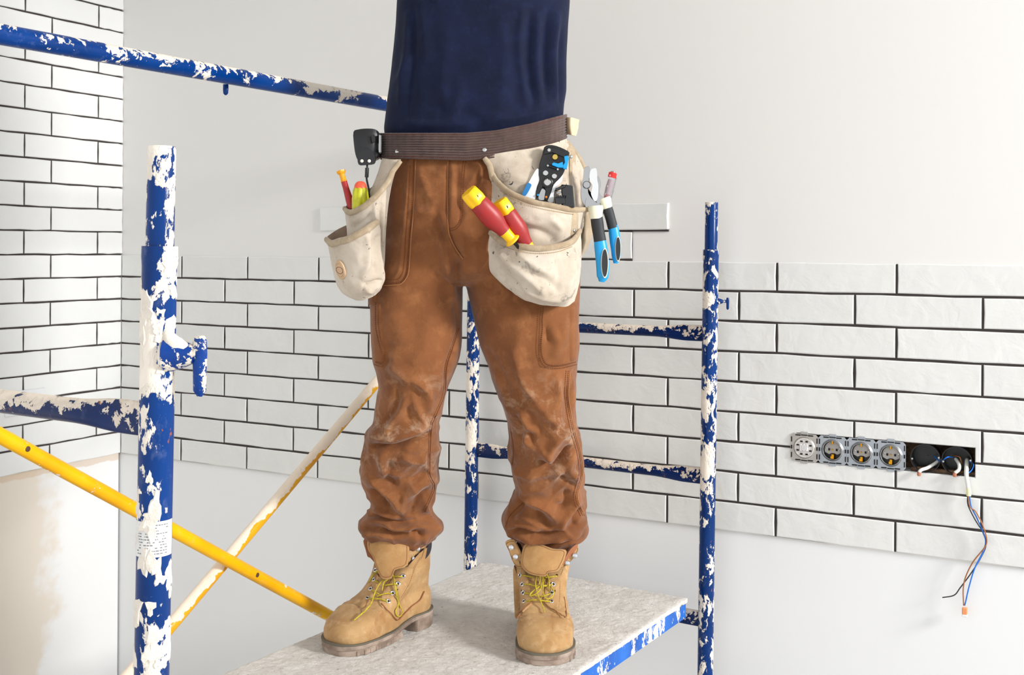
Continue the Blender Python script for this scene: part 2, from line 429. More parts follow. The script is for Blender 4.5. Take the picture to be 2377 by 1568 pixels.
# ================================================================= SCAFFOLD
A_DIR = np.array([.525, .851, 0]); W_DIR = np.array([.851, -.525, 0])
def post(par, top, bot, ysleeve, Yd, r1, r2, label=None):
    # inner spigot tube above, sleeve tube below, leaning as in the photograph
    pt = P(*top, Yd); pb0 = P(*bot, Yd); d = (pb0 - pt) / (pb0 - pt)[2]
    at = lambda z: pt + d * (z - pt[2])
    zs = P(top[0], ysleeve, Yd)[2]
    mb = MB(); a, b = at(pt[2]), at(zs - .15)
    mb.lathe(at(.10), at(zs), [(0, r2), (.985, r2), (.992, r2 * 1.04), (1, r2 * 1.03)], 40)
    o = obj('post', mb, M_BLUE_N if Yd < 2 else M_BLUE, par)
    m2 = MB(); th = np.linspace(0, 2 * math.pi, 36, endpoint=False); R = []
    for z, r in ((zs - .03, r1), (pt[2] - .002, r1), (pt[2], r1 - .0008), (pt[2], r1 - .003), (pt[2] - .08, r1 - .0032)):
        R.append(at(z) + r * np.stack([np.cos(th), np.sin(th), 0 * th], 1))
    m2.rings(R); obj('spigot', m2, M_SPIG if Yd < 2 else M_BLUE, par)
    c = MB(); c.lathe(at(.0), at(.10), [(0, .03), (.1, .034), (.2, .026), (1, r2 * .9)], 20); obj('foot_plate', c, mat('galvanised', (150, 152, 155), .45, .8), par)
    return at
def rung(par, a, b, r, ends=.16, mt=None, hgt=1.45):
    a, b = np.asarray(a, float), np.asarray(b, float); L = np.linalg.norm(b - a); n = 40; T = (b - a) / L
    s_ = np.cross(T, ez); th = np.linspace(0, 2 * math.pi, 24, endpoint=False); R = []
    for i in range(n + 1):
        t = i / n; d = min(t, 1 - t) * L; k = max(0.0, 1 - d / ends); k = min(1, k * 1.7) ** 1.2 if k > 0 else 0
        k = k * k * (3 - 2 * k)
        rv = r * (1 + (hgt - 1) * k); rh = r * (1 - .62 * k)
        R.append(a + (b - a) * t + rv * np.cos(th)[:, None] * ez + rh * np.sin(th)[:, None] * s_)
    mb = MB(); mb.rings(R); return obj('rung', mb, mt or M_BLUE_U, par)
# far frame
Y2 = 2.91
far = thing('scaffold_frame', (P(1637, 1568, Y2)[0] - .3, 3.1, 0), 'blue plaster-splashed steel ladder frame behind the worker at the far end of the platform', 'scaffold frame')
atR = post(far, (1652, 470), (1637, 1568), 580, Y2, .0165, .0200)
atM_top = P(1101, 600, 3.29); dM = (P(1091, 1310, 3.29) - P(1099, 690, 3.29)); dM = dM / dM[2]
atM = lambda z: atM_top + dM * (z - atM_top[2])
mb = MB(); mb.lathe(atM(.10), atM(H + .36), [(0, .0190), (1, .0190)], 36); obj('post', mb, M_BLUE, far)
mb = MB(); mb.lathe(atM(0), atM(.10), [(0, .03), (.1, .034), (.2, .026), (1, .0175)], 20); obj('foot_plate', mb, MATS['galvanised'], far)
for z in (H - .2150, H - .585, H - .955, 0.42):
    rung(far, atM(z), atR(z), .0145, mt=M_BLUE_U)
def clamp(par, base, out, L, s, mt):
    mb = MB(); mb.tube([base - out * .01, base + out * L], s * .0088, 16); 
    mb.tube([base + out * -.004, base + out * s * .016, base + out * s * .03], [s * .022, s * .017, s * .011], 16)
    obj('hinge_pin', mb, mt, par)
    t = base + out * (L + s * .003); mb = MB()
    mb.tube([t + ez * s * .022, t + ez * s * .016, t, t - ez * s * .02, t - ez * s * .045, t - ez * s * .052], [s * .006, s * .0085, s * .0092, s * .0085, s * .008, s * .003], 16, flat=.75, upv=out)
    obj('locking_toggle', mb, mt, par)
zc = P(1667, 700, Y2)[2]; clamp(far, atR(zc) + np.array([.018, -.006, 0]), np.array([1, -.1, 0.03]), .024, .42, M_BLUE)
# near frame
Y1 = 1.38
near = thing('scaffold_frame', (-.75, 1.57, 0), 'blue plaster-splashed steel ladder frame in the foreground at the left', 'scaffold frame')
atN = post(near, (375.5, 340), (352, 1568), 572, Y1, .0170, .0209)
offL = -W_DIR * .733
mb = MB(); p0 = np.array([-1.058, 1.765, 0]); mb.lathe(p0 + ez * .1, p0 + ez * (H + .37), [(0, .0205), (1, .0205)], 32); obj('post', mb, M_BLUE_N, near)
mb = MB(); mb.lathe(p0, p0 + ez * .1, [(0, .03), (.1, .034), (.2, .026), (1, .018)], 20); obj('foot_plate', mb, MATS['galvanised'], near)
for z in (H - .2125, H - .66, H - .955, .42):
    rung(near, p0 + ez * z, atN(z), .0160, .16, hgt=1.35)
zc = P(385, 822, Y1)[2]; clamp(near, atN(zc) + np.array([.018, -.008, 0]), np.array([1, -.12, .04]), .034, 1.0, paint_splatter('blue_under_thick_plaster', (14, 66, 150), (14, 48, 110), .50, 30, stretch=(1, 1, 1)))
# thick plaster lump where the clamp is welded
mb = MB(); c0 = atN(zc) + np.array([.018, -.012, .0])
mb.tube([c0 + np.array([-.006, 0, .034]), c0 + np.array([.0, -.002, .022]), c0 + np.array([.008, -.002, .012]), c0 + np.array([.020, -.001, .004]), c0 + np.array([.026, 0, .0])], [.003, .008, .011, .010, .004], 14, smooth=4)
mb.tube([c0 + np.array([-.010, -.006, .012]), c0 + np.array([-.004, -.006, -.006]), c0 + np.array([.006, -.004, -.014])], [.003, .009, .003], 12, smooth=4)
M_PLAST = mat('dried_plaster', (236, 226, 212), .85, var=.12, vscale=40, bump=.9, bscale=80, bdist=.004)
obj('plaster_lump', mb, M_PLAST, near)
# raised lumps of plaster on the near post and the sticker
mb = MB(); rr = random.Random(5)
for k in range(46):
    py = rr.choice([rr.uniform(600, 770), rr.uniform(1080, 1540), rr.uniform(350, 1560)]); z = P(370, py, Y1)[2]; th0 = rr.uniform(-math.pi * .95, -.05)
    cz = atN(z); r0 = .0209 if py > 574 else .0170; n_ = np.array([math.cos(th0), math.sin(th0), 0]); tt = np.array([-n_[1], n_[0], 0]); s1 = rr.uniform(.003, .011); s2 = s1 * rr.uniform(.8, 2.2)
    ph = rr.uniform(0, 6); ring0 = []; ring1 = []
    for j in range(12):
        a = j / 12 * 2 * math.pi; q = 1 + .35 * math.sin(3 * a + ph) + .15 * math.sin(5 * a + 2 * ph); du = s1 * q * math.cos(a); dz = s2 * q * math.sin(a)
        def on(du, dz, e): 
            an = th0 + du / r0; return atN(z + dz) + (r0 + e) * np.array([math.cos(an), math.sin(an), 0])
        ring0.append(on(du, dz, -.0006)); ring1.append(on(du * .7, dz * .75, .0014))
    mb.rings([ring0, ring1])
obj('plaster_splash', mb, M_PLAST, near, kind='stuff')
mb = MB(); z0, z1 = P(360, 1285, Y1)[2], P(360, 1203, Y1)[2]; G = []
for i in range(5):
    z = z0 + (z1 - z0) * i / 4; G.append([atN(z) + .0214 * np.array([math.cos(a), math.sin(a), 0]) for a in np.linspace(-math.pi - .15, .0, 25)])
mb.grid(G); st = obj('sticker', mb, mat('worn_paper', (226, 224, 220), .7, var=.14, vscale=60, bump=.3, bscale=90), near)
mb = MB(); rr = random.Random(3)
for i in range(11):
    z = z0 + (z1 - z0) * (.10 + .8 * i / 10); a = rr.uniform(-2.4, -2.1)
    while a < -.55:
        da = rr.uniform(.04, .18)
        if rr.random() < .75:
            mb.grid([[atN(z + dz) + .0216 * np.array([math.cos(b), math.sin(b), 0]) for b in (a, a + da / 2, a + da)] for dz in (-.0006, .0006)])
        a += da + .05
obj('small_print', mb, mat('grey_print', (120, 122, 126), .8), st)

# guard rail, left side of the tower
g0 = np.array([-1.058, 1.765, H + .3765]) - A_DIR * .06; g1 = np.array([atM(H + .3765)[0], atM(H + .3765)[1], H + .3765]) + A_DIR * .03
gr = thing('guard_rail', (g0 + g1) / 2, 'blue horizontal guard rail tube running from upper left to behind the shirt', 'guard rail')
mb = MB(); mb.tube([g0 + (g1 - g0) * t for t in np.linspace(0, 1, 12)], .0190, 36); obj('tube', mb, M_RAIL, gr)
pp = P(524, 196, 2.50); mb = MB(); mb.tube([pp, pp - ez * .012, pp - ez * .020, pp - ez * .024], [.006, .0062, .0055, .002], 14, flat=.7); obj('locking_pin', mb, M_BLUE, gr)
# cross braces
def brace(name, s0, z0, s1, z1, off, mt, label, hole_s):
    b0 = np.array([-1.058, 1.765, H]); f = lambda s, z: b0 + A_DIR * s + W_DIR * off + ez * z
    t = thing(name, f((s0 + s1) / 2, (z0 + z1) / 2), label, 'scaffold brace')
    a, b = f(s0, z0), f(s1, z1); mb = MB(); mb.tube([a + (b - a) * q for q in np.linspace(0, 1, 14)], .0138, 28); obj('tube', mb, mt, t)
    for hs in hole_s:
        mb = MB(); c = a + (b - a) * hs; d = (b - a) / np.linalg.norm(b - a); nn = np.cross(d, ez); nn = nn / np.linalg.norm(nn); nn = nn if nn[1] < 0 else -nn
        mb.disc(c + nn * .0128, nn, .0052, .0014, 14)
        obj('rivet', mb, mat('dark_rivet', (86, 58, 40), .7, .3), t)
    return t
brace('cross_brace', 0, -.163, 1.80, -1.306, .020, M_YEL, 'bright yellow diagonal brace falling to the right, in front at the crossing', (.175, .495))
brace('cross_brace', 0, -1.237, 1.735, -.109, -.012, M_YELW, 'plaster-coated yellow diagonal brace rising to the right behind the other', ())

# work platform
ZD = H - .880
BR = np.array([.450, 2.854, 0]); BL = np.array([-.066, 3.178, 0]); vd = -A_DIR; wv = (BR - BL) / np.linalg.norm(BR - BL); wv = W_DIR; BL = BR - W_DIR * .61
LD = 1.66
plat = thing('work_platform', (BR + BL) / 2 + vd * LD / 2 + ez * (ZD - .06), 'plaster-crusted white and blue work platform under the boots', 'platform')
nu, nv = 330, 130; G = np.zeros((nu, nv, 3)); 
for i in range(nu):
    for j in range(nv):
        p = BR + vd * LD * i / (nu - 1) - W_DIR * .61 * j / (nv - 1)
        q = Vector((p[0], p[1], 0)); h = mnoise.noise(q * 30) * .0014 + mnoise.noise(q * 75) * .0016 + mnoise.noise(q * 150) * .0009
        de = LD * i / (nu - 1); dw = .61 * min(j, nv - 1 - j) / (nv - 1)
        h += .0035 * math.exp(-((de - .035) / .010) ** 2)
        if min(de, dw) < .004: h -= .002
        G[i, j] = (p[0], p[1], ZD - .001 + h)
m, t, b = nt('plaster_crust'); n = N(t); co = n.coords()
c = n.mix(n.ramp(n.noise(co, 14, 6, .6), .35, .7), lin((232, 228, 222)), lin((212, 206, 199)))
vo = n.new('ShaderNodeTexVoronoi'); vo.inputs['Scale'].default_value = 60; n.link(n.coords(), vo.inputs['Vector'])
k = n.math('MULTIPLY', n.ramp(vo.outputs['Distance'], .0, .22, (1, 1, 1, 1), (0, 0, 0, 1)), n.ramp(n.noise(co, 24, 3), .52, .60))
c = n.mix(k, c, lin((150, 150, 150)))
c = n.mix(n.math('MULTIPLY', n.ramp(n.noise(co, 55, 6, .7, .5), .60, .66), .6), c, lin((168, 160, 150)))
n.link(c, b.inputs['Base Color']); b.inputs['Roughness'].default_value = .85
n.link(n.bump(n.noise(co, 80, 8, .7, .4), 1.0, .006), b.inputs['Normal']); M_CRUST = m
mb = MB(); mb.grid(G); 
edge = [G[:, 0], G[:, 0] - np.array([0, 0, .009])]; 
for e0 in (G[:, 0], G[:, -1], G[0, :], G[-1, :]): mb.grid(np.stack([e0, e0 - np.array([0, 0, .010])], 0))
mb.add([G[0, 0] - .01 * ez, G[-1, 0] - .01 * ez, G[-1, -1] - .01 * ez, G[0, -1] - .01 * ez], [(0, 1, 2, 3)])
obj('deck_surface', mb, M_CRUST, plat)
mb = MB(); cc = (BR + BL) / 2 + vd * LD / 2
for sgn, base in ((1, BR), (-1, BL)):
    c0 = base + vd * LD / 2 - W_DIR * sgn * .008 + ez * (ZD - .032)
    mb.box(c0, vd * LD / 2, W_DIR * .004, ez * .021, .001)
for e0 in (0, LD):
    c0 = (BR + BL) / 2 + vd * (e0 + (.008 if e0 == 0 else -.008)) + ez * (ZD - .032); mb.box(c0, W_DIR * .298, vd * .004, ez * .021, .001)
obj('side_channel', mb, M_DECKSIDE, plat)
for q in (.0, 1.0):
    for sgn in (1, -1):
        c0 = (BR if sgn > 0 else BL) + vd * (-.022 + q * (LD + .044)) - W_DIR * sgn * .06 + ez * (ZD - .052)
        mb = MB(); mb.box(c0, vd * .035, W_DIR * .022, ez * .012, .003); obj('hook', mb, M_DECKSIDE, plat)
# ================================================================= THE WORKER
def cloth_mat(name, c1, c2, c3=None, dust=None, bscale=420, bstr=.25, rough=.85, sheen=.2, vs=9, splat=None, spots=None, wr=.30):
    m, t, b = nt(name); n = N(t); co = n.coords()
    c = n.mix(n.ramp(n.noise(co, vs, 6, .6), .36, .64), lin(c1), lin(c2))
    if c3: c = n.mix(n.math('MULTIPLY', n.ramp(n.noise(co, vs * 3, 7, .65, .4), .50, .72), .55), c, lin(c3))
    if dust:      # (colour, z0, z1) pale dust around the knees
        sp = n.new('ShaderNodeSeparateXYZ'); g = n.new('ShaderNodeNewGeometry'); n.link(g.outputs['Position'], sp.inputs[0])
        z = n.math('ABSOLUTE', n.math('SUBTRACT', sp.outputs['Z'], dust[1])); k = n.ramp(z, 0, dust[2], (1, 1, 1, 1), (0, 0, 0, 1))
        k = n.math('MULTIPLY', k, n.ramp(n.noise(co, 17, 8, .72, .5), .52, .74)); c = n.mix(n.math('MULTIPLY', k, .75), c, lin(dust[0]))
    if spots:
        for q_ in spots:
            cc_, sc_, th_ = q_[:3]; so_ = q_[3] if len(q_) > 3 else .01
            f = n.noise(co, sc_, 4, .6, .8); c = n.mix(n.ramp(f, th_, th_ + so_), c, lin(cc_))
    n.link(c, b.inputs['Base Color']); b.inputs['Roughness'].default_value = rough; b.inputs['Sheen Weight'].default_value = sheen; b.inputs['Specular IOR Level'].default_value = .2
    b1 = n.bump(n.noise(co, bscale, 3, .6), bstr, .0006); b2 = n.bump(n.noise(co, 34, 7, .62, .6), wr, .004, b1)
    n.link(b2, b.inputs['Normal']); return m
M_TROU = cloth_mat('brown_duck_canvas', (134, 83, 47), (112, 67, 36), (158, 106, 64), ((208, 182, 154), H - .40, .17), spots=[((196, 206, 212), 60, .79)], wr=.55)
M_TROU2 = cloth_mat('brown_duck_canvas_patch', (133, 83, 47), (114, 69, 37), (156, 105, 64), bscale=420)
M_STITCH = mat('rust_stitching', (112, 58, 24), .8)
M_STITCHL = mat('pale_seam_edge', (160, 106, 64), .8)
M_SHIRT = cloth_mat('navy_jersey', (15, 24, 52), (11, 18, 42), (24, 34, 66), bscale=700, bstr=.35, vs=12, sheen=.04)
M_SKIN = mat('skin', (206, 158, 130), .5, var=.1)

def dist_poly(Q, pl):
    pl = np.asarray(pl, float); best = np.full(len(Q), 1e9); par = np.zeros(len(Q)); acc = 0.0
    for a, b in zip(pl[:-1], pl[1:]):
        d = b - a; t = np.clip(((Q - a) @ d) / (d @ d + 1e-9), 0, 1); L = np.linalg.norm(d); dd = np.linalg.norm(Q - (a + t[:, None] * d), axis=1); k = dd < best; best = np.where(k, dd, best); par = np.where(k, acc + t * L, par); acc += L
    return best, par / acc
def mesh_normals(V, Fq):
    nn = np.zeros_like(V)
    a = V[Fq[:, 0]]; b = V[Fq[:, 1]]; c = V[Fq[:, 2]]; d = V[Fq[:, -1]]
    fn = np.cross(c - a, d - b)
    for k in range(Fq.shape[1]): np.add.at(nn, Fq[:, k], fn)
    return nn / (np.linalg.norm(nn, axis=1)[:, None] + 1e-12)
FK = 1.6; FW = .88
def fold(V, nn, strokes):
    Q = proj(V); face = np.clip(-nn[:, 1] * 1.6, 0, 1) * (nn[:, 1] < 0); D = np.zeros(len(V))
    for pl, w_, amp in strokes:
        pl = np.asarray(pl, float); lo = pl.min(0) - 3.2 * w_; hi = pl.max(0) + 3.2 * w_
        k = np.where((Q[:, 0] > lo[0]) & (Q[:, 0] < hi[0]) & (Q[:, 1] > lo[1]) & (Q[:, 1] < hi[1]))[0]
        if len(k):
            plc = crom(pl, 6) if len(pl) > 2 else pl
            # fade towards the ends of the stroke
            dd, tt = dist_poly(Q[k], plc); D[k] += FK * amp * 1e-3 * np.exp(-(dd / (w_ * FW)) ** 1.6) * np.clip(np.minimum(tt, 1 - tt) / .22, 0.0, 1) ** .6
    return V + nn * (D * face)[:, None]

YB = 2.52       # plane of the body
def ell(cx, py, a, b, Y, n=64, e=2.3, front=1.0):
    c = P(cx, py, Y); th = np.linspace(0, 2 * math.pi, n, endpoint=False); co, si = np.cos(th), np.sin(th)
    x = np.sign(co) * np.abs(co) ** (2 / e) * a; y = np.sign(si) * np.abs(si) ** (2 / e) * b; y = np.where(y < 0, y * front, y)
    return np.stack([c[0] + x, c[1] + y, np.full(n, c[2])], 1)
def ring_lr(py, l, r, b, Y, n=64, e=2.3, front=1.0):
    return ell((l + r) / 2, py, (r - l) / 2 * Y / F, b, Y, n, e, front)
def interp_rows(rows, ys):
    rows = np.array(sorted(rows), float); return np.stack([np.interp(ys, rows[:, 0], rows[:, k]) for k in range(rows.shape[1])], 1)
def lean(rows, k): return [(r[0], r[1], r[2], r[3], r[4] + k * min(1, max(0, (r[0] - 1010) / 220.0))) for r in rows]
def loft_rows(rows, n=72, step=6, e=2.3, front=1.0):
    rows = sorted(rows); ys = np.arange(rows[0][0], rows[-1][0] + .1, step); R = interp_rows(rows, ys); k = np.ones(3) / 3
    for c in range(1, R.shape[1]):
        pad = np.concatenate([[R[0, c]], R[:, c], [R[-1, c]]]); R[:, c] = np.convolve(pad, k, 'valid')
    return [ring_lr(r[0], r[1], r[2], r[3], r[4], n, e, front) for r in R]

# rows: y, left, right, half depth, Y of the axis
hips = [(345, 900, 1306, .118, 2.52), (400, 893, 1318, .122, 2.52), (450, 890, 1330, .126, 2.52), (500, 886, 1338, .130, 2.52), (550, 880, 1344, .132, 2.52), (600, 874, 1347, .130, 2.52), (632, 876, 1345, .116, 2.52), (654, 885, 1335, .088, 2.52), (668, 930, 1290, .05, 2.52)]
legR = [(500, 915, 1030, .085, 2.515), (560, 890, 1062, .104, 2.515), (620, 868, 1072, .112, 2.515), (665, 862, 1074, .112, 2.515), (700, 860, 1074, .110, 2.51), (760, 861, 1073, .104, 2.505), (800, 862, 1072, .100, 2.505), (840, 866, 1064, .098, 2.50), (863, 875, 1055, .096, 2.50),
        (900, 881, 1038, .092, 2.50), (940, 873, 1030, .090, 2.50), (980, 868, 1019, .086, 2.505), (1010, 851, 1018, .086, 2.51), (1050, 841, 1019, .086, 2.52), (1090, 841, 1017, .084, 2.53), (1120, 845, 1015, .082, 2.53),
        (1150, 858, 1008, .078, 2.53), (1170, 867, 1001, .074, 2.53), (1185, 863, 1000, .072, 2.53), (1200, 850, 1010, .074, 2.53), (1212, 839, 1025, .078, 2.53), (1226, 836, 1031, .080, 2.53), (1238, 842, 1026, .076, 2.53), (1247, 862, 1005, .062, 2.53), (1262, 872, 996, .054, 2.53)]
legL = [(500, 1120, 1300, .085, 2.515), (560, 1096, 1338, .108, 2.515), (620, 1080, 1347, .114, 2.515), (665, 1082, 1346, .114, 2.515), (700, 1090, 1345, .112, 2.515), (750, 1101, 1343, .108, 2.51), (800, 1113, 1346, .104, 2.51), (850, 1133, 1339, .100, 2.51), (900, 1147, 1336, .096, 2.51),
        (940, 1164, 1335, .092, 2.51), (980, 1182, 1338, .090, 2.515), (1020, 1184, 1346, .088, 2.52), (1060, 1183, 1351, .088, 2.53), (1100, 1191, 1356, .086, 2.54), (1140, 1199, 1356, .082, 2.545), (1160, 1189, 1356, .080, 2.545), (1185, 1174, 1357, .080, 2.545),
        (1205, 1167, 1360, .082, 2.545), (1228, 1167, 1362, .082, 2.545), (1242, 1184, 1358, .076, 2.545), (1256, 1204, 1345, .064, 2.545), (1276, 1214, 1334, .055, 2.55)]
legR = lean(legR, .085); legL = lean(legL, .070)
mb = MB()
for rows in (hips, legR, legL): mb.rings(loft_rows(rows)[::-1])
me = bpy.data.meshes.new('tmp'); me.from_pydata(mb.v, [], mb.f); tmp = bpy.data.objects.new('tmp', me); COL.objects.link(tmp)
rm = tmp.modifiers.new('r', 'REMESH'); rm.mode = 'VOXEL'; rm.voxel_size = .0031
sm = tmp.modifiers.new('s', 'SMOOTH'); sm.factor = .5; sm.iterations = 4
bpy.context.view_layer.update()
me2 = bpy.data.meshes.new_from_object(tmp.evaluated_get(bpy.context.evaluated_depsgraph_get()))
V = np.zeros(len(me2.vertices) * 3); me2.vertices.foreach_get('co', V); V = V.reshape(-1, 3)
TF = [tuple(p.vertices) for p in me2.polygons]; TFn = np.array([f if len(f) == 4 else (*f, f[-1]) for f in TF])
bpy.data.objects.remove(tmp)
def cr(pts): return [(820 + x / 2.305, 620 + y / 2.305) for x, y in pts]
def cl_(pts): return [(740 + x / 3.136, 240 + y / 3.136) for x, y in pts]
FO = [
 # right leg of the worker (left in the picture)
 (cr([(180, 520), (290, 600), (390, 665), (405, 780)]), 13, 10), (cr([(250, 560), (330, 640), (350, 700)]), 9, -5), (cr([(290, 690), (250, 770), (190, 860), (180, 900)]), 11, 8),
 (cr([(310, 680), (340, 760), (375, 850)]), 9, 6), (cr([(230, 640), (230, 760), (150, 850)]), 9, -6), (cr([(290, 740), (300, 830)]), 8, -5),
 (cr([(80, 900), (180, 915), (300, 890), (410, 835)]), 14, 11), (cr([(90, 955), (230, 960), (330, 925), (410, 880)]), 8, -14), (cr([(430, 800), (470, 760)]), 8, 5),
 (cr([(160, 975), (160, 1040), (200, 1120)]), 12, 10), (cr([(200, 1030), (190, 1130), (240, 1170)]), 9, -9), (cr([(60, 980), (70, 1100), (120, 1180)]), 12, 6),
 (cr([(90, 1100), (150, 1170), (215, 1230), (260, 1310)]), 12, 10), (cr([(110, 1170), (160, 1250), (200, 1300)]), 8, -10), (cr([(410, 1125), (330, 1180), (270, 1240)]), 12, 9), (cr([(400, 1090), (330, 1130), (250, 1130)]), 10, -7),
 (cr([(400, 1180), (340, 1250), (300, 1330)]), 9, -7), (cr([(250, 1000), (330, 1040), (400, 1020)]), 12, 6), (cr([(430, 1190), (380, 1270), (400, 1330)]), 10, 8),
 (cr([(120, 1290), (190, 1320), (250, 1340)]), 9, 9), (cr([(60, 1370), (150, 1360), (240, 1395), (330, 1385), (440, 1410)]), 11, 11), (cr([(80, 1340), (150, 1330), (240, 1370), (340, 1350)]), 6, -9),
 (cr([(60, 1405), (150, 1400), (220, 1425), (300, 1420)]), 5, -10), (cr([(60, 1425), (130, 1425), (200, 1440)]), 7, 8), (cr([(300, 1420), (350, 1410), (360, 1450)]), 7, -11), (cr([(380, 1330), (430, 1370), (465, 1420)]), 9, 9),
 (cr([(270, 1200), (260, 1330)]), 7, 5), (cr([(190, 240), (250, 330), (260, 420)]), 26, 4), (cr([(400, 250), (380, 420), (300, 520)]), 24, 4), (cr([(210, 400), (170, 470), (190, 540)]), 12, -5),
 (cr([(540, 170), (560, 350), (500, 520), (490, 660)]), 6, -4),
 # left leg
 (cr([(850, 430), (890, 560), (930, 660), (1010, 760), (1160, 850)]), 17, 9), (cr([(880, 640), (930, 700), (990, 740)]), 8, -4), (cr([(890, 770), (925, 830), (960, 900)]), 10, 8), (cr([(860, 790), (900, 880), (880, 960)]), 9, -6),
 (cr([(930, 760), (990, 830), (1010, 900)]), 8, -5), (cr([(1010, 780), (1080, 850), (1040, 900)]), 10, 6), (cr([(940, 860), (960, 940), (1010, 980)]), 8, -8),
 (cr([(1180, 870), (1110, 900), (1060, 970), (1045, 1040)]), 12, 11), (cr([(890, 900), (960, 950), (1030, 1000), (1050, 1050)]), 12, 8), (cr([(970, 1045), (1060, 1065), (1130, 1010), (1160, 950)]), 8, -14),
 (cr([(890, 1095), (960, 1110), (1040, 1100), (1130, 1095)]), 12, 7), (cr([(870, 1060), (900, 1120)]), 9, 5), (cr([(900, 1130), (960, 1180), (1060, 1190)]), 22, 6),
 (cr([(1170, 990), (1150, 1080), (1200, 1150)]), 11, 8), (cr([(1100, 1120), (1160, 1150), (1190, 1180)]), 7, -6), (cr([(860, 1190), (930, 1235), (1040, 1290), (1085, 1370)]), 13, 11), (cr([(880, 1180), (905, 1270), (850, 1340)]), 8, -9),
 (cr([(960, 1290), (1020, 1340), (1050, 1400)]), 9, -8), (cr([(1200, 1190), (1170, 1280), (1110, 1370), (1100, 1430)]), 12, 10), (cr([(1140, 1190), (1130, 1270), (1080, 1290)]), 9, -8), (cr([(1210, 1280), (1180, 1350), (1200, 1400)]), 8, -5),
 (cr([(815, 1300), (830, 1370), (870, 1400)]), 9, 6), (cr([(810, 1400), (900, 1405), (990, 1430), (1080, 1420), (1200, 1380)]), 6, -10), (cr([(860, 1425), (960, 1460), (1060, 1455), (1210, 1415)]), 9, 10),
 (cr([(880, 1462), (1000, 1490), (1100, 1480), (1230, 1440)]), 5, -9), (cr([(1100, 1380), (1160, 1430), (1220, 1430)]), 7, 6), (cr([(830, 1390), (900, 1380), (1000, 1410)]), 10, 8), (cr([(860, 1330), (940, 1350), (1020, 1400)]), 8, 6),
 (cr([(900, 280), (880, 420), (850, 500)]), 22, 4), (cr([(700, 420), (790, 560), (840, 700)]), 10, -3), (cr([(760, 560), (810, 700), (850, 830)]), 7, 3), (cr([(1060, 320), (1090, 420), (1060, 480)]), 10, 6), (cr([(1030, 300), (1045, 420)]), 8, -5), (cr([(1120, 300), (1115, 420)]), 9, 6),
 (cr([(1160, 560), (1170, 680), (1190, 800)]), 7, 5), (cr([(1120, 640), (1150, 760), (1120, 830)]), 9, -5), (cr([(1080, 560), (1100, 700), (1060, 800)]), 12, 5),
 # crotch and hips
 (cl_([(940, 420), (935, 650), (940, 900)]), 3.5, -4), (cl_([(975, 420), (980, 600), (960, 880)]), 9, 4), (cl_([(1010, 430), (1000, 700), (1040, 800), (1010, 900)]), 7, -4), (cl_([(1060, 930), (1050, 1050), (1060, 1120)]), 7, 4),
 (cl_([(950, 940), (990, 1040), (1050, 1130)]), 5, -6), (cl_([(830, 830), (900, 950), (980, 1130), (1010, 1300)]), 12, -6), (cl_([(880, 780), (950, 1000), (1010, 1180)]), 9, 5), (cl_([(860, 900), (930, 1180), (990, 1450)]), 11, 6),
 (cl_([(1030, 1130), (1000, 1250), (1040, 1430)]), 9, -5), (cl_([(1180, 420), (1120, 560), (1060, 620)]), 12, 4), (cl_([(1230, 480), (1170, 600), (1110, 700)]), 10, -4), (cl_([(720, 430), (780, 620), (860, 760)]), 14, 4), (cl_([(560, 560), (540, 700), (560, 900)]), 20, 3),
 (cl_([(700, 760), (760, 800), (850, 780)]), 13, 4), (cl_([(1080, 930), (1140, 1060), (1160, 1250)]), 14, 3), (cl_([(700, 420), (690, 700), (655, 1000), (640, 1200), (600, 1300), (480, 1320)]), 3.5, -2.5), (cl_([(655, 420), (640, 700), (610, 1000), (590, 1200), (550, 1270), (470, 1290)]), 5, 2.5),
]
nn = mesh_normals(V, TFn)
V = fold(V, nn, FO)
# low frequency creases all round (also at the back)
Dn = np.array([mnoise.noise(Vector(p * np.array([14, 14, 22]))) * .0030 + mnoise.noise(Vector(p * np.array([34, 34, 40]))) * .0012 for p in V])
amp = np.clip((H - .08 - V[:, 2]) / .35, .25, 1.15)
def ridged(p, sx, sy, sz, o): return 1 - 2.6 * abs(mnoise.noise(Vector((p[0] * sx + o, p[1] * sy, p[2] * sz + o))))
Rd = np.array([max(0, ridged((p[0] + .5 * p[2], p[1], p[2]), 17, 12, 12, 3)) ** 2 * .0042 + max(0, ridged((p[0] - .8 * p[2], p[1], p[2]), 22, 14, 16, 9)) ** 2 * .0030 for p in V])
Dn = Dn + Rd * np.clip((H - .20 - V[:, 2]) / .30, .10, 1.0)
V = V + nn * (Dn * amp)[:, None]
for it in range(1):      # light laplacian so ridges stay rounded
    acc = np.zeros_like(V); cnt = np.zeros(len(V))
    for k in range(4):
        np.add.at(acc, TFn[:, k], V[TFn[:, (k + 1) % 4]]); np.add.at(cnt, TFn[:, k], 1)
    V = V * .6 + .4 * acc / cnt[:, None]
TV = V
me2.vertices.foreach_set('co', V.ravel()); me2.update()
BT = BVHTree.FromPolygons([tuple(p) for p in V], TF)
def hit(bvh, x, y, dflt=2.42):
    d = P(x, y, 1.0) - CAM; d = d / np.linalg.norm(d)
    loc, nr, idx, dist = bvh.ray_cast(Vector(CAM), Vector(d), 8)
    if loc is None: return P(x, y, dflt), -d
    nr = np.array(nr); nr = nr if nr @ d < 0 else -nr
    return np.array(loc), nr

worker = thing('person', (-.06, YB, ZD), 'worker standing on the platform in navy T-shirt, brown work trousers and tan boots', 'person')
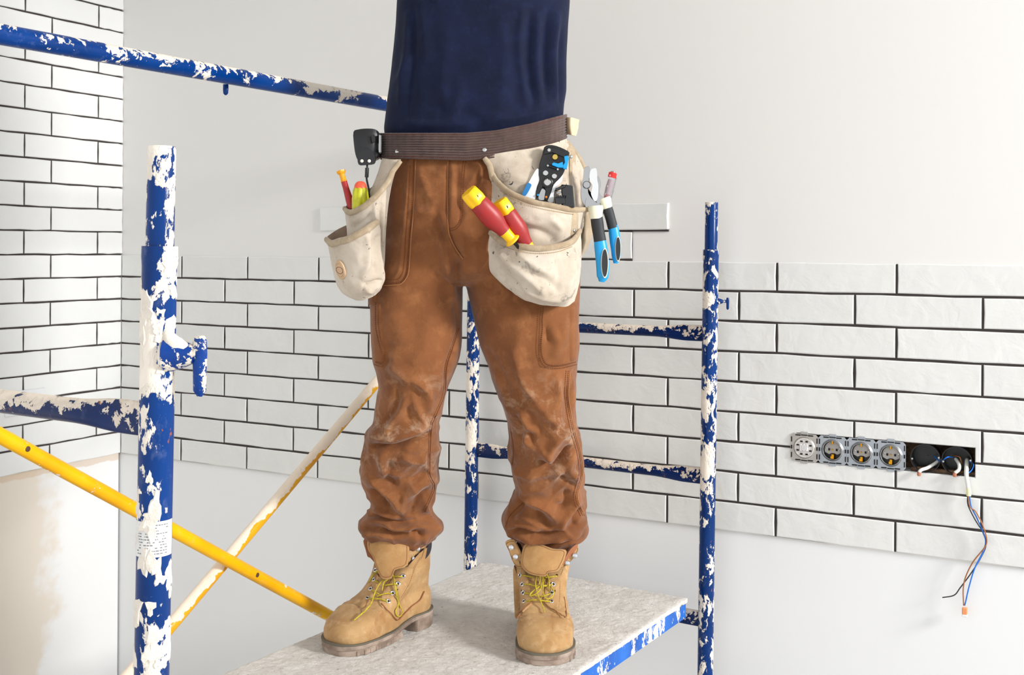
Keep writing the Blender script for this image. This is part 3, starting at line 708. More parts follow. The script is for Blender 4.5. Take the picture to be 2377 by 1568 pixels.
# the body inside the clothes, one continuous surface grown from a skeleton
def skin_body():
    J = []; E = []; R = []
    def j(p, r, par=None):
        J.append(tuple(p)); R.append(r); k = len(J) - 1
        if par is not None: E.append((par, k))
        return k
    pel = j(P(1110, 430, 2.52), (.10, .08)); ab = j(P(1108, 330, 2.52), (.10, .08), pel); ch = j(P(1115, 150, 2.52), (.10, .08), ab); up = j(P(1122, -20, 2.53), (.10, .08), ch)
    nk0 = j(P(1123, -95, 2.54), (.07, .07), up); nk = j(P(1123, -150, 2.53), (.055, .055), nk0); hd = j(P(1123, -215, 2.50), (.07, .085), nk); hd2 = j(P(1123, -290, 2.50), (.075, .095), hd); j(P(1123, -350, 2.51), (.045, .06), hd2)
    for s in (-1, 1):
        sh = j(P(1123 + s * 180, -95, 2.53), (.058, .058), up); el = j(P(1123 + s * 300, -290, 2.46), (.043, .043), sh); fm = j(P(1123 + s * 285, -400, 2.40), (.036, .036), el); wr = j(P(1123 + s * 262, -530, 2.34), (.026, .022), fm)
        pm = j(P(1123 + s * 256, -590, 2.33), (.036, .016), wr)
        for q, (dx, ln) in enumerate(((-30, 88), (-10, 100), (10, 94), (30, 74))):
            a = j(P(1123 + s * 256 + dx, -632, 2.325), (.010, .010), pm); b_ = j(P(1123 + s * 256 + dx * 1.2, -632 - ln * .5, 2.31), (.009, .009), a); j(P(1123 + s * 256 + dx * 1.25, -632 - ln, 2.29), (.007, .007), b_)
        a = j(P(1123 + s * 256 - s * 44, -590, 2.32), (.011, .011), wr); j(P(1123 + s * 256 - s * 62, -625, 2.31), (.008, .008), a)
    for pts in (((980, 560, 2.52, .075), (968, 760, 2.51, .062), (955, 930, 2.505, .048), (945, 1080, 2.55, .040), (938, 1240, 2.61, .028), (940, 1330, 2.622, .022)), ((1220, 560, 2.52, .075), (1232, 760, 2.51, .062), (1255, 940, 2.51, .048), (1268, 1080, 2.56, .040), (1266, 1240, 2.605, .028), (1262, 1330, 2.615, .022))):
        k = pel
        for x, y, Y, r in pts: k = j(P(x, y, Y), (r, r), k)
    me = bpy.data.meshes.new('body'); me.from_pydata(J, E, []); o = bpy.data.objects.new('body', me); COL.objects.link(o)
    md = o.modifiers.new('skin', 'SKIN'); md.use_smooth_shade = True
    for i, r in enumerate(R): me.skin_vertices[0].data[i].radius = r
    me.skin_vertices[0].data[0].use_root = True
    o.modifiers.new('sub', 'SUBSURF').levels = 1
    bpy.context.view_layer.update(); m2 = bpy.data.meshes.new_from_object(o.evaluated_get(bpy.context.evaluated_depsgraph_get())); bpy.data.objects.remove(o)
    return m2
def link_mesh(name, me, mt, parent, **kw):
    V = np.zeros(len(me.vertices) * 3); me.vertices.foreach_get('co', V); V = V.reshape(-1, 3)
    org = np.array([(V[:, 0].min() + V[:, 0].max()) / 2, (V[:, 1].min() + V[:, 1].max()) / 2, V[:, 2].min()])
    me.vertices.foreach_set('co', (V - org).ravel()); me.materials.clear(); me.materials.append(mt); me.shade_smooth(); me.update()
    me.name = name; o = bpy.data.objects.new(name, me); COL.objects.link(o); o.parent = parent; o.location = tuple(org - world_origin(parent)); WO[o.name] = org
    return props(o, **kw)
body = link_mesh('body', skin_body(), M_SKIN, worker)
hair = MB(); hc = P(1123, -300, 2.515)
hair.rings([[hc + np.array([.088 * math.cos(t) * math.cos(a), .008 + .106 * math.sin(t) * math.cos(a) , .10 * math.sin(a) + .01]) for t in np.linspace(0, 2 * math.pi, 24, endpoint=False)] for a in np.linspace(.05, 1.5, 8)])
obj('hair', hair, mat('brown_hair', (70, 48, 32), .6, bump=.6, bscale=90, stretch=(4, 4, 1)), worker)
trousers = link_mesh('trousers', me2, M_TROU, worker)

# --- shirt
sh_rows = [(-95, 1040, 1206, .075, 2.535), (-70, 985, 1262, .085, 2.53), (-50, 945, 1300, .100, 2.53), (-20, 925, 1322, .112, 2.53), (0, 921, 1323, .118, 2.53), (60, 918, 1319, .122, 2.53), (110, 914, 1316, .122, 2.525), (160, 909, 1314, .122, 2.52), (210, 903, 1313, .122, 2.52), (240, 899, 1308, .122, 2.52), (265, 897, 1306, .122, 2.52), (300, 893, 1306, .124, 2.52), (345, 898, 1306, .118, 2.52)]
R = loft_rows(sh_rows, 220, 4, 2.25)
V = np.concatenate(R); n_ = 220; SF = []
for i in range(len(R) - 1):
    for j_ in range(n_): k = (j_ + 1) % n_; SF.append((i * n_ + k, i * n_ + j_, (i + 1) * n_ + j_, (i + 1) * n_ + k))
SFn = np.array(SF); nn = mesh_normals(V, SFn)
if nn[(np.abs(V[:, 1] - V[:, 1].min())).argmin()][1] > 0: nn = -nn; SF = [f[::-1] for f in SF]; SFn = np.array(SF)
FS = [([(950, 20), (944, 120), (925, 250)], 8, 3.5), ([(970, 0), (985, 70), (990, 150)], 10, 3), ([(962, 10), (960, 150), (945, 280)], 6, -3), ([(1040, 60), (1030, 200), (1045, 290)], 14, 2.5), ([(1070, 180), (1060, 240), (1055, 290)], 12, 3), ([(1160, 20), (1170, 160), (1150, 280)], 22, 3), ([(1215, 0), (1205, 120), (1225, 260)], 8, 4), ([(1232, 20), (1225, 140), (1238, 250)], 6, -4), ([(1250, 30), (1245, 140), (1255, 250)], 7, 4), ([(1275, 10), (1265, 120), (1272, 240)], 6, -5), ([(1295, 20), (1283, 120), (1290, 230)], 7, 5), ([(1303, 60), (1300, 150), (1300, 250)], 4, -4), ([(1090, 240), (1130, 270), (1190, 262)], 10, 2.5), ([(930, 285), (1010, 290), (1100, 288)], 9, 4), ([(1120, 285), (1200, 272), (1290, 250)], 9, 4), ([(1000, 255), (1060, 262), (1120, 250)], 10, -2), ([(905, 200), (930, 180), (960, 120)], 9, 2.5)]
FS = [(p_, w_ * 1.3, a_ * 1.25) for p_, w_, a_ in FS]
V = fold(V, nn, FS)
V = V + nn * np.array([mnoise.noise(Vector(p * np.array([16, 16, 5]))) * .0022 + mnoise.noise(Vector(p * np.array([45, 45, 14]))) * .0008 for p in V])[:, None]
mb = MB(); mb.add(V, SF); 
for s in (-1, 1):     # short sleeves on the raised arms
    a = P(1123 + s * 150, -95, 2.53); b_ = P(1123 + s * 255, -245, 2.48); mb.lathe(a, b_, [(0, .080), (.4, .076), (1, .072), (1.0, .066), (.8, .064)], 32)
mb.lathe(P(1123, -80, 2.537), P(1123, -118, 2.54), [(0, .085), (.6, .072), (1, .066), (1, .062), (.3, .062)], 32)
obj('shirt', mb, M_SHIRT, worker, angle=80)

# --- seams and pockets on the trousers
def seam(name, pts, r=.0008, off=0.0, dashed=False, mt=None, par=None, k=10, lift=.0006, bvh=None):
    c = crom(pts, k); 
    t = np.gradient(c, axis=0); t /= np.linalg.norm(t, axis=1)[:, None] + 1e-9; c = c + np.stack([-t[:, 1], t[:, 0]], 1) * off
    Q = []
    for x, y in c:
        p, q = hit(bvh or BT, x, y); Q.append(p + q * lift)
    Q = np.array(Q); mb = MB()
    if dashed:
        L = np.concatenate([[0], np.cumsum(np.linalg.norm(np.diff(Q, axis=0), axis=1))]); s_ = 0.0
        f = lambda d: np.array([np.interp(d, L, Q[:, i]) for i in range(3)])
        while s_ + .003 < L[-1]: mb.tube([f(s_), f(s_ + .0015) + 0, f(s_ + .003)], [r * .6, r, r * .6], 5); s_ += .0042
    else: mb.tube(Q, r, 6)
    if mb.v: return obj(name, mb, mt or M_STITCH, par or trousers, angle=180)
pk = cl_([(708, 405), (700, 620), (690, 800), (672, 1000), (660, 1180), (645, 1260), (600, 1315), (540, 1325), (475, 1328)])
for o_, d_ in ((0, False), (5, True), (13, True)): seam('stitching', pk, .0011 if not d_ else .0009, o_, d_, M_STITCHL if not d_ else M_STITCH)
fly = cl_([(1070, 410), (1058, 560), (1048, 760), (1040, 860), (1000, 915), (945, 930)]); seam('stitching', fly, .0009, 0, True); seam('stitching', fly, .0009, 5, True)
flyl = cl_([(942, 418), (936, 600), (938, 800), (945, 940), (990, 1050), (1050, 1135)]); seam('stitching', flyl, .0012, 0, False, M_STITCHL); seam('stitching', flyl, .0009, -4, True)
for pts in (cr([(565, 330), (530, 440), (500, 540), (488, 680), (440, 800), (418, 870), (410, 1100), (435, 1180), (385, 1310)]),):
    seam('stitching', pts, .0010, 0, False, M_STITCH); seam('stitching', pts, .0008, 4, True)
outs = cr([(1150, 556), (1142, 680), (1158, 800), (1180, 900), (1208, 1000), (1218, 1110), (1192, 1230), (1228, 1335)])
seam('stitching', outs, .0009, 0, True); seam('stitching', outs, .0009, 5, True); seam('stitching', outs, .0011, -4, False, M_STITCHL)
seam('stitching', cr([(845, 880), (858, 980), (850, 1060)]), .0009); seam('stitching', cr([(815, 1390), (840, 1330), (905, 1265)]), .0009)
def patch(name, q, nu, nv, lift, mt, par, bvh=None, thick=.002):    # q: four corner pixels TL TR BR BL (rounded below)
    q = [np.array(p, float) for p in q]; G = []
    for i in range(nu + 1):
        v = i / nu; row_ = []
        for j_ in range(nv + 1):
            u = j_ / nv; 
            if v > .9: u = .5 + (u - .5) * (1 - .28 * ((v - .9) / .1) ** 2)
            p = (q[0] * (1 - u) + q[1] * u) * (1 - v) + (q[3] * (1 - u) + q[2] * u) * v
            a, nr = hit(bvh or BT, *p); e = min(1, min(i, nu - i, j_, nv - j_) / 1.0); row_.append(a + nr * (lift * e - .0004))
        G.append(row_)
    mb = MB(); mb.grid(G); return obj(name, mb, mt, par, angle=60)
patch('cargo_pocket', cr([(992, 205), (1198, 190), (1192, 528), (985, 548)]), 26, 16, .0032, M_TROU2, trousers)
patch('pocket_pleat', cr([(1148, 205), (1205, 190), (1200, 500), (1146, 520)]), 22, 5, .006, M_TROU2, trousers)
for o_ in (4, 10): seam('stitching', cr([(992, 215), (982, 400), (990, 490), (1025, 540), (1100, 550), (1190, 530)]), .0010, -o_, True, lift=.0040)
patch('cargo_pocket', cr([(98, 210), (148, 190), (172, 515), (112, 530)]), 26, 8, .0032, M_TROU2, trousers)
for o_ in (3, 9): seam('stitching', cr([(146, 190), (150, 330), (178, 480), (165, 540), (115, 525)]), .0010, o_, True, lift=.0040)
patch('pocket_flap', cr([(90, 150), (135, 135), (128, 200), (90, 215)]), 6, 5, .007, M_TROU2, trousers)
patch('belt_loop', cl_([(660, 395), (692, 398), (686, 458), (628, 455)]), 6, 4, .005, M_TROU2, trousers)

# --- boots
M_BOOT = cloth_mat('tan_nubuck', (186, 149, 102), (162, 123, 78), (208, 178, 136), bscale=260, bstr=.2, rough=.62, sheen=.1, vs=16, spots=[((158, 112, 66), 15, .60, .12), ((96, 74, 56), 50, .74, .03)])
M_BOOTE = mat('leather_cut_edge', (150, 92, 56), .7)
M_TONG = cloth_mat('tan_tongue_leather', (178, 138, 88), (158, 116, 70), (192, 154, 104), bscale=200, bstr=.2, rough=.6, vs=14)
M_SOLE = mat('dusty_rubber_sole', (168, 150, 136), .85, col2=(120, 102, 88), vscale=26, bump=.5, bscale=70, bdist=.002)
M_WELT = mat('dark_welt', (104, 98, 84), .8, bump=.5, bscale=300)
M_LACE = mat('yellow_lace', (204, 186, 48), .75, col2=(150, 130, 36), vscale=400, bump=.3, bscale=500)
M_EYE = mat('polished_eyelet', (214, 214, 218), .18, 1.0)
M_HOLE = mat('hole_shade', (24, 20, 18), .9)  # solid dark pieces in this colour imitate the shade inside small openings
M_COLL = mat('black_padded_collar', (34, 30, 38), .35, bump=.1)
FT = np.array([(0, .055), (.04, .060), (.09, .062), (.13, .057), (.17, .049), (.21, .045), (.26, .046), (.303, .043)])
def fwid(X, x0=0.0, x1=.303, ef=.062, eb=.05):
    e1 = (1 - (1 - np.clip((X - x0) / ef, 0, 1)) ** 2.2) ** (1 / 2.2); e2 = (1 - (1 - np.clip((x1 - X) / eb, 0, 1)) ** 2.2) ** (1 / 2.2)
    return np.interp(X, FT[:, 0], FT[:, 1]) * e1 * e2
def boot(tip, heel, side, label):
    tip = np.array(tip); heel = np.array(heel); ax = heel - tip; L = np.linalg.norm(ax); ax = ax / L; sc = L / .303; lat = np.cross(ez, ax)   # lat: +90 deg
    def M(X, Y, z):
        z = np.asarray(z, float); q = np.clip((np.asarray(X) - .13) / .09, 0, 1); z = z + .014 * q * q * (3 - 2 * q) * np.clip(z / .010, 0, 1)
        return tip + ax * (np.asarray(X) * sc)[..., None] + lat * (np.asarray(Y))[..., None] + ez * (np.asarray(z))[..., None]
    b = obj  # noqa
    # upper: slices from the welt to the collar: z, front, back, width scale
    S = [(.022, .004, .300, .97), (.030, .001, .302, 1.0), (.042, .002, .303, 1.02), (.052, .008, .303, 1.01), (.061, .018, .302, .97), (.068, .032, .300, .92), (.075, .050, .298, .90), (.081, .072, .296, .92), (.087, .094, .294, .98), (.095, .112, .292, 1.03),
         (.108, .130, .290, 1.06), (.122, .146, .289, 1.04), (.140, .158, .288, 1.0), (.160, .165, .288, 1.03), (.175, .168, .289, 1.06), (.188, .170, .290, 1.08)]
    S = np.array(S); zz = np.concatenate([np.linspace(.022, .058, 10), np.linspace(.0605, .085, 16), np.linspace(.088, .188, 18)])
    from_ = [np.interp(zz, S[:, 0], S[:, k]) for k in (1, 2, 3)]
    R = []
    for z, xf, xb, ws in zip(zz, *from_):
        Lc = xb - xf; th = np.linspace(0, 2 * math.pi, 72, endpoint=False); c = (1 - np.cos(th)) / 2; X = xf + Lc * c
        base = fwid(X, xf, xb) * ws
        shaft = np.sqrt(np.clip(1 - ((X - (xf + xb) / 2) / (Lc / 2)) ** 2, 0, 1)) ** .9 * .063 * (ws if ws < 1 else 1 + (ws - 1) * .6)
        k = np.clip((z - .085) / .06, 0, 1); k = k * k * (3 - 2 * k)
        Wd = (base * (1 - k) + shaft * k)
        Y = np.sign(np.sin(th)) * Wd; Y[0] = 0
        sk = .005 * side * np.exp(-((X - .08) / .07) ** 2)
        zt = .128 + .052 * np.clip((X - .165) / .055, 0, 1); R.append(M(X, Y + sk, np.minimum(z, zt)))
    mb = MB(); mb.rings(R); mb.m[-1] = 1
    Vn = np.array(mb.v); Fq = np.array([f for f in mb.f if len(f) == 4]); nn = mesh_normals(Vn, Fq); cc_ = Vn.mean(0)
    if ((Vn - cc_) * nn).sum() < 0: nn = -nn; mb.f = [f[::-1] for f in mb.f]
    D = np.array([mnoise.noise(Vector(p * 28)) * .0022 + mnoise.noise(Vector(p * 60)) * .0007 for p in Vn])
    # creases across the vamp
    rel = (Vn - tip) @ ax / sc; zz_ = Vn[:, 2] - tip[2]
    for cx_, a_ in ((.082, -.0035), (.092, .002), (.074, .0028), (.104, -.0018)): D += a_ * np.exp(-((rel - cx_ - .006 * np.sin(((Vn - tip) @ lat) * 60)) / .004) ** 2) * (zz_ > .06) * (zz_ < .13)
    mb.v = [tuple(p) for p in Vn + nn * D[:, None]]
    bt = BVHTree.FromPolygons(mb.v, mb.f)
    top = obj('boot', mb, [M_BOOT, mat('boot_opening_shade', (60, 42, 30), .9)], worker, label=label, angle=60)  # dark cap colour stands in for the shade inside the boot opening
    # welt, sole, heel
    def solid(name, z0, z1, grow, x0, x1, mt, n=72, lug=0, inner=False):
        Xs = []; th = np.linspace(0, 2 * math.pi, n, endpoint=False); c = (1 - np.cos(th)) / 2; X = x0 + (x1 - x0) * c
        Wd = fwid(X, x0, x1, .062 if x0 < .1 else .006, .05 if x1 > .25 else .01); Y = np.sign(np.sin(th)) * (Wd + grow * np.clip(np.abs(np.sin(th)) * 4, 0, 1)); Y[0] = 0
        Xg = X + grow * -np.cos(th); Y = Y + .005 * side * np.exp(-((X - .08) / .07) ** 2)
        R = [M(Xg, Y * .97, np.full(n, z0)), M(Xg, Y, np.full(n, z0 + .002)), M(Xg, Y, np.full(n, z1 - .0015)), M(Xg, Y * .985, np.full(n, z1))]
        mb = MB(); mb.rings(R); return obj(name, mb, mt, top, angle=35)
    solid('welt', .0215, .0250, .0042, 0, .303, M_WELT); solid('sole', .0120, .0215, .0036, 0, .303, M_SOLE); solid('outsole_front', -.0005, .0125, .0030, .002, .175, M_SOLE); solid('heel_block', -.0005, .0150, .003, .222, .303, M_SOLE)
    mb = MB()
    for s_ in (-1, 1):
        for k in range(9):
            X0 = .03 + .017 * k; Wd = float(fwid(np.array(X0))) + .0020; mb.box(M(np.array(X0), np.array(s_ * Wd + .005 * side * math.exp(-((X0 - .08) / .07) ** 2)), np.array(.0050)), ax * .0045, lat * .0022, ez * .0048, .0006)
    obj('tread_lug', mb, M_SOLE, top, kind='stuff')
    return top, bt, M, (tip, ax, lat, sc)
def ground(x, y): 
    Y = .880 * F / (y - CY - RO * (x - CX)); p = P(x, y, Y); p[2] = ZD; return p
tR, hR = ground(770, 1520), ground(1000, 1432)
d_ = (hR - tR) / np.linalg.norm(hR - tR); hR = tR + d_ * .300
bR, btR, MR, _ = boot(tR, hR, 1, 'tan work boot turned outward, on the left in the picture')
tL = ground(1262, 1546); hL = tL + np.array([.004, .300, 0]); bL, btL, ML, _ = boot(tL, hL, -1, 'tan work boot pointing at the viewer')
def br(pts): return [(740 + x / 4.506, 1220 + y / 4.506) for x, y in pts]
def bl(pts): return [(1140 + x / 4.504, 1220 + y / 4.504) for x, y in pts]
def bhit(bt, p, dflt): return hit(bt, p[0], p[1], dflt)
def eyelets(bt, pts, par, dflt, dark=True):
    for i, p in enumerate(pts):
        a, nr = bhit(bt, p, dflt); a = a + nr * .0028; mb = MB()
        t1 = np.cross(nr, ez); t1 /= np.linalg.norm(t1); t2 = np.cross(nr, t1); r0, r1 = .0054, .0025
        R = []
        for r, h in ((r0, 0), (r0, .0016), ((r0 + r1) / 2, .0024), (r1, .0018), (r1 * .95, .0002)):
            R.append([a + nr * h + r * (1 + (.06 * math.cos(6 * th_) if r == r0 else 0)) * (math.cos(th_) * t1 + math.sin(th_) * t2) for th_ in np.linspace(0, 2 * math.pi, 18, endpoint=False)])
        mb.rings(R); e = obj('eyelet', mb, M_EYE, par)
def holes(bt, pts, par, dflt):
    mb = MB()
    for p in pts:
        a, nr = bhit(bt, p, dflt); mb.disc(a + nr * .0030, nr, .0026, .0014, 12)
    obj('eyelet_hole', mb, M_HOLE, par, kind='stuff')
def studs(pts, Ys, par):
    for p, Y in zip(pts, Ys):
        a = P(p[0], p[1], Y + DYB[par.name]); nr = np.array([-.15, -.95, .15]); nr /= np.linalg.norm(nr); mb = MB()
        mb.lathe(a + nr * -.003, a + nr * .006, [(0, .0035), (.45, .0035), (.5, .0062), (.85, .0056), (1, .003)], 14, poly=(6, .06)); obj('lace_hook', mb, M_EYE, par)
DYB = {}
def panel(name, poly, Y, th, mt, par, tilt=None, label=None, bev=.0012):   # leather sheet cut from an outline, curved in depth
    Y = Y + DYB.get(par.name, 0); poly = croml(poly, 3); c = poly.mean(0)
    pts = np.array([P(x, y, Y + (tilt(x, y) if tilt else 0)) for x, y in poly]); cen = P(c[0], c[1], Y + (tilt(c[0], c[1]) if tilt else 0))
    n = len(pts); R = []
    nf = np.array([0, 1., 0])
    def lerp(k): 
        out = []
        for (x, y) in poly:
            xx, yy = c[0] + (x - c[0]) * k, c[1] + (y - c[1]) * k; out.append(P(xx, yy, Y + (tilt(xx, yy) if tilt else 0)))
        return np.array(out)
    mb = MB(); R = [lerp(.05), lerp(.35), lerp(.65), lerp(.88), lerp(.985), lerp(1.0) + nf * bev, lerp(1.0) + nf * (th - bev), lerp(.98) + nf * th, lerp(.6) + nf * th, lerp(.1) + nf * th]
    mb.rings(R); o_ = obj(name, mb, mt, par, label=label, angle=50)
    if name in ('tongue', 'collar_flap') and mt is not M_BOOTE:
        st = MB(); q = lerp(.90); st.tube(np.concatenate([q, q[:1]]) + np.array([0, -.0004, 0]), .0007, 6); obj('stitching', st, mat('brown_thread', (140, 96, 56), .8), par, angle=180)
    return o_
DYB[bR.name] = .066; DYB[bL.name] = .044
# tongues stand above the eyelet rows
yR = 2.478
panel('tongue', br([(505, 200), (520, 150), (580, 138), (760, 132), (880, 142), (932, 165), (945, 230), (930, 420), (800, 470), (760, 560), (660, 560), (600, 440), (560, 330), (520, 270)]), 2.470, .006, M_TONG, bR, lambda x, y: .000007 * (x - 905) ** 2 + .00025 * (1300 - y))
panel('collar_flap', br([(1010, 185), (1080, 168), (1130, 185), (1110, 260), (1070, 380), (1010, 470), (950, 450), (950, 400), (908, 370), (920, 300), (960, 240)]), 2.500, .006, M_BOOT, bR, lambda x, y: .0004 * (x - 960))
panel('collar_pad', br([(1120, 170), (1165, 130), (1180, 200), (1165, 290), (1110, 360), (1068, 385), (1085, 320), (1110, 240)]), 2.520, .016, M_COLL, bR, lambda x, y: .0006 * (x - 990), bev=.004)
panel('collar_flap', br([(465, 170), (490, 140), (515, 140), (510, 210), (545, 300), (590, 370), (600, 410), (540, 345), (510, 330), (490, 260)]), 2.512, .006, M_BOOTE, bR)
studs(br([(1042, 245), (988, 350)]), (2.507, 2.502), bR)
panel('tongue', bl([(325, 270), (350, 210), (400, 178), (480, 190), (560, 215), (650, 250), (780, 262), (780, 330), (740, 420), (700, 480), (600, 500), (560, 540), (400, 510), (310, 420)]), 2.478, .006, M_TONG, bL, lambda x, y: .000005 * (x - 1262) ** 2 + .00022 * (1300 - y))
panel('collar_flap', bl([(150, 180), (230, 150), (270, 200), (320, 300), (330, 350), (300, 400), (330, 440), (270, 440), (225, 380), (185, 270)]), 2.500, .006, M_BOOT, bL, lambda x, y: -.0002 * (x - 1200))
panel('collar_flap', bl([(900, 215), (915, 250), (880, 320), (820, 390), (740, 450), (720, 440), (760, 380), (800, 310), (850, 250)]), 2.500, .008, M_BOOT, bL, lambda x, y: .0006 * (x - 1320))
panel('flap_lining', bl([(890, 200), (905, 225), (850, 310), (800, 360), (755, 415), (735, 420), (780, 330), (830, 250)]), 2.496, .004, M_BOOTE, bL, lambda x, y: .0006 * (x - 1320))
studs(bl([(212, 232), (258, 330)]), (2.499, 2.495), bL); studs(bl([(880, 318), (800, 395)]), (2.500, 2.494), bL)
eR = br([(880, 532), (828, 615), (770, 716), (724, 803)]); eR2 = br([(600, 478), (585, 578), (550, 676), (515, 775)])
eL = bl([(315, 523), (335, 622), (345, 712), (352, 805)]); eL2 = bl([(688, 530), (645, 622), (632, 715), (628, 808)])
eyelets(btR, eR, bR, 2.55); eyelets(btR, eR2, bR, 2.56); eyelets(btL, eL, bL, 2.55); eyelets(btL, eL2[1:], bL, 2.55)
holes(btR, eR + eR2, bR, 2.55); holes(btL, eL + eL2, bL, 2.55)
def lace(bt, pts, par, dflt, lift=.004, r=.0017):
    Q = []
    c = crom(pts, 7)
    for i, (x, y) in enumerate(c):
        a, nr = hit(bt, x, y, dflt); nr = np.array([0, -.94, .34]); t = i / (len(c) - 1); Q.append(a + nr * (.0045 + lift * math.sin(math.pi * t) ** .5 if 0 < t < 1 else .0045))
    Q = np.array(Q); Q[:, 1] = np.convolve(np.concatenate([[Q[0, 1]] * 2, Q[:, 1], [Q[-1, 1]] * 2]), np.ones(5) / 5, 'valid')
    mb = MB(); mb.tube(Q, [r * .9, r, r, r, r * .9], 9, flat=.75); return mb
def laces(bt, strokes, par, dflt):
    for pts, lf in strokes: obj('lace', lace(bt, pts, par, dflt, lf), M_LACE, par, angle=180)
laces(btR, [(br([(880, 540), (830, 540), (750, 535), (660, 500)]), .004), (br([(600, 482), (650, 515), (720, 540)]), .004), (br([(828, 620), (760, 622), (690, 632)]), .004), (br([(585, 582), (630, 605)]), .003), (br([(770, 716), (700, 718), (600, 750)]), .004), (br([(550, 680), (590, 700), (640, 730)]), .003), (br([(724, 800), (640, 775), (520, 768)]), .004),
  (br([(735, 500), (700, 560), (640, 620), (590, 720), (560, 810), (500, 890), (430, 950), (370, 998)]), .009), (br([(740, 500), (690, 460), (630, 475), (570, 530), (530, 600)]), .010), (br([(745, 490), (780, 520), (800, 640), (820, 760), (845, 830), (880, 900), (865, 950), (825, 950), (810, 900), (835, 830), (820, 700), (780, 560), (745, 500)]), .009), (br([(740, 505), (745, 560), (690, 600), (665, 690)]), .009), (br([(660, 500), (735, 498), (760, 480)]), .008)], bR, 2.545)
laces(btL, [(bl([(315, 528), (380, 535), (450, 550)]), .004), (bl([(390, 505), (480, 510), (590, 520)]), .006), (bl([(688, 532), (600, 548), (540, 545)]), .004), (bl([(335, 618), (400, 622), (470, 640), (560, 640), (645, 622)]), .004), (bl([(345, 712), (400, 718), (470, 740)]), .004), (bl([(632, 715), (560, 740), (500, 750)]), .004), (bl([(352, 805), (430, 785), (520, 790), (628, 803)]), .005),
  (bl([(500, 500), (470, 560), (465, 640), (490, 740), (530, 830), (560, 915)]), .010), (bl([(505, 500), (530, 560), (520, 660), (470, 720), (410, 745), (420, 710), (500, 650), (580, 630)]), .011), (bl([(510, 500), (560, 500), (600, 570), (605, 690)]), .010), (bl([(510, 505), (545, 560), (540, 700), (570, 770), (630, 760), (655, 700), (620, 640)]), .011), (bl([(490, 490), (510, 560), (500, 640)]), .012)], bL, 2.525)
# quarters: raised leather panels that carry the eyelets
def onpatch(name, poly, bt, par, mt, lift=.0034, dflt=2.575, k=3):
    poly = croml(poly, k); c = poly.mean(0); R = []
    for s_, e in ((.05, 1), (.4, 1), (.7, 1), (.93, 1), (1.0, .75), (1.02, -.6)):
        r_ = []
        for x, y in poly:
            a, nr = hit(bt, c[0] + (x - c[0]) * s_, c[1] + (y - c[1]) * s_, dflt); r_.append(a + nr * lift * e)
        R.append(r_)
    mb = MB(); mb.rings(R, caps=False); return obj(name, mb, mt, par, angle=60)
onpatch('eyelet_quarter', br([(810, 470), (930, 440), (1000, 480), (980, 600), (900, 720), (850, 800), (820, 985), (740, 930), (640, 830), (650, 740), (720, 640), (780, 540)]), btR, bR, M_BOOT)
onpatch('eyelet_quarter', br([(600, 430), (625, 480), (620, 560), (600, 660), (560, 770), (480, 850), (430, 860), (500, 720), (550, 580), (580, 470)]), btR, bR, M_BOOT)
onpatch('eyelet_quarter', bl([(240, 430), (320, 440), (370, 520), (400, 640), (425, 740), (430, 810), (370, 870), (262, 975), (245, 850), (235, 620)]), btL, bL, M_BOOT)
onpatch('eyelet_quarter', bl([(600, 510), (720, 450), (790, 480), (770, 700), (778, 960), (680, 920), (600, 870), (545, 800), (560, 680), (590, 580)]), btL, bL, M_BOOT)
for bt, par, ps in ((btR, bR, [br([(655, 830), (740, 920), (812, 990), (870, 940), (960, 850), (1050, 780), (1095, 690)]), br([(800, 500), (745, 580), (690, 680), (655, 770)]), br([(1060, 330), (1000, 440), (940, 600), (850, 750)])]), (btL, bL, [bl([(262, 975), (370, 865), (430, 815)]), bl([(545, 800), (600, 865), (700, 925), (778, 960), (770, 850), (755, 760)]), bl([(752, 470), (715, 580), (710, 760), (705, 910)])])):
    for i, p in enumerate(ps): seam('seam', p, .0013 if i < 2 else .0007, 0, i == 2, M_BOOTE if i == 0 else mat('brown_thread', (140, 96, 56), .8), par, lift=.0034, bvh=bt)
#PART3
# ================================================================= TOOL BELT
M_WEB = cloth_mat('brown_webbing', (88, 66, 60), (72, 53, 49), (104, 80, 72), bscale=900, bstr=.5, vs=30, sheen=.3)
M_CANV = cloth_mat('stained_canvas', (206, 194, 178), (186, 171, 153), (166, 150, 132), bscale=300, bstr=.3, vs=9, spots=[((156, 142, 126), 10, .54, .16), ((136, 126, 114), 24, .62, .10), ((60, 60, 64), 80, .68)])
M_SUEDE = cloth_mat('tan_suede', (178, 160, 134), (158, 138, 112), (196, 180, 156), bscale=300, bstr=.7, vs=26)
M_CLN = cloth_mat('pocket_lining', (132, 112, 94), (112, 94, 78), bscale=300, vs=12)
M_RIV = mat('nickel_rivet', (196, 196, 194), .3, 1.0)
M_OST = mat('ochre_thread', (166, 128, 70), .85)
belt = thing('tool_belt', P(1098, 400, 2.4), 'brown webbing tool belt with stained canvas pouches worn round the hips', 'tool belt')
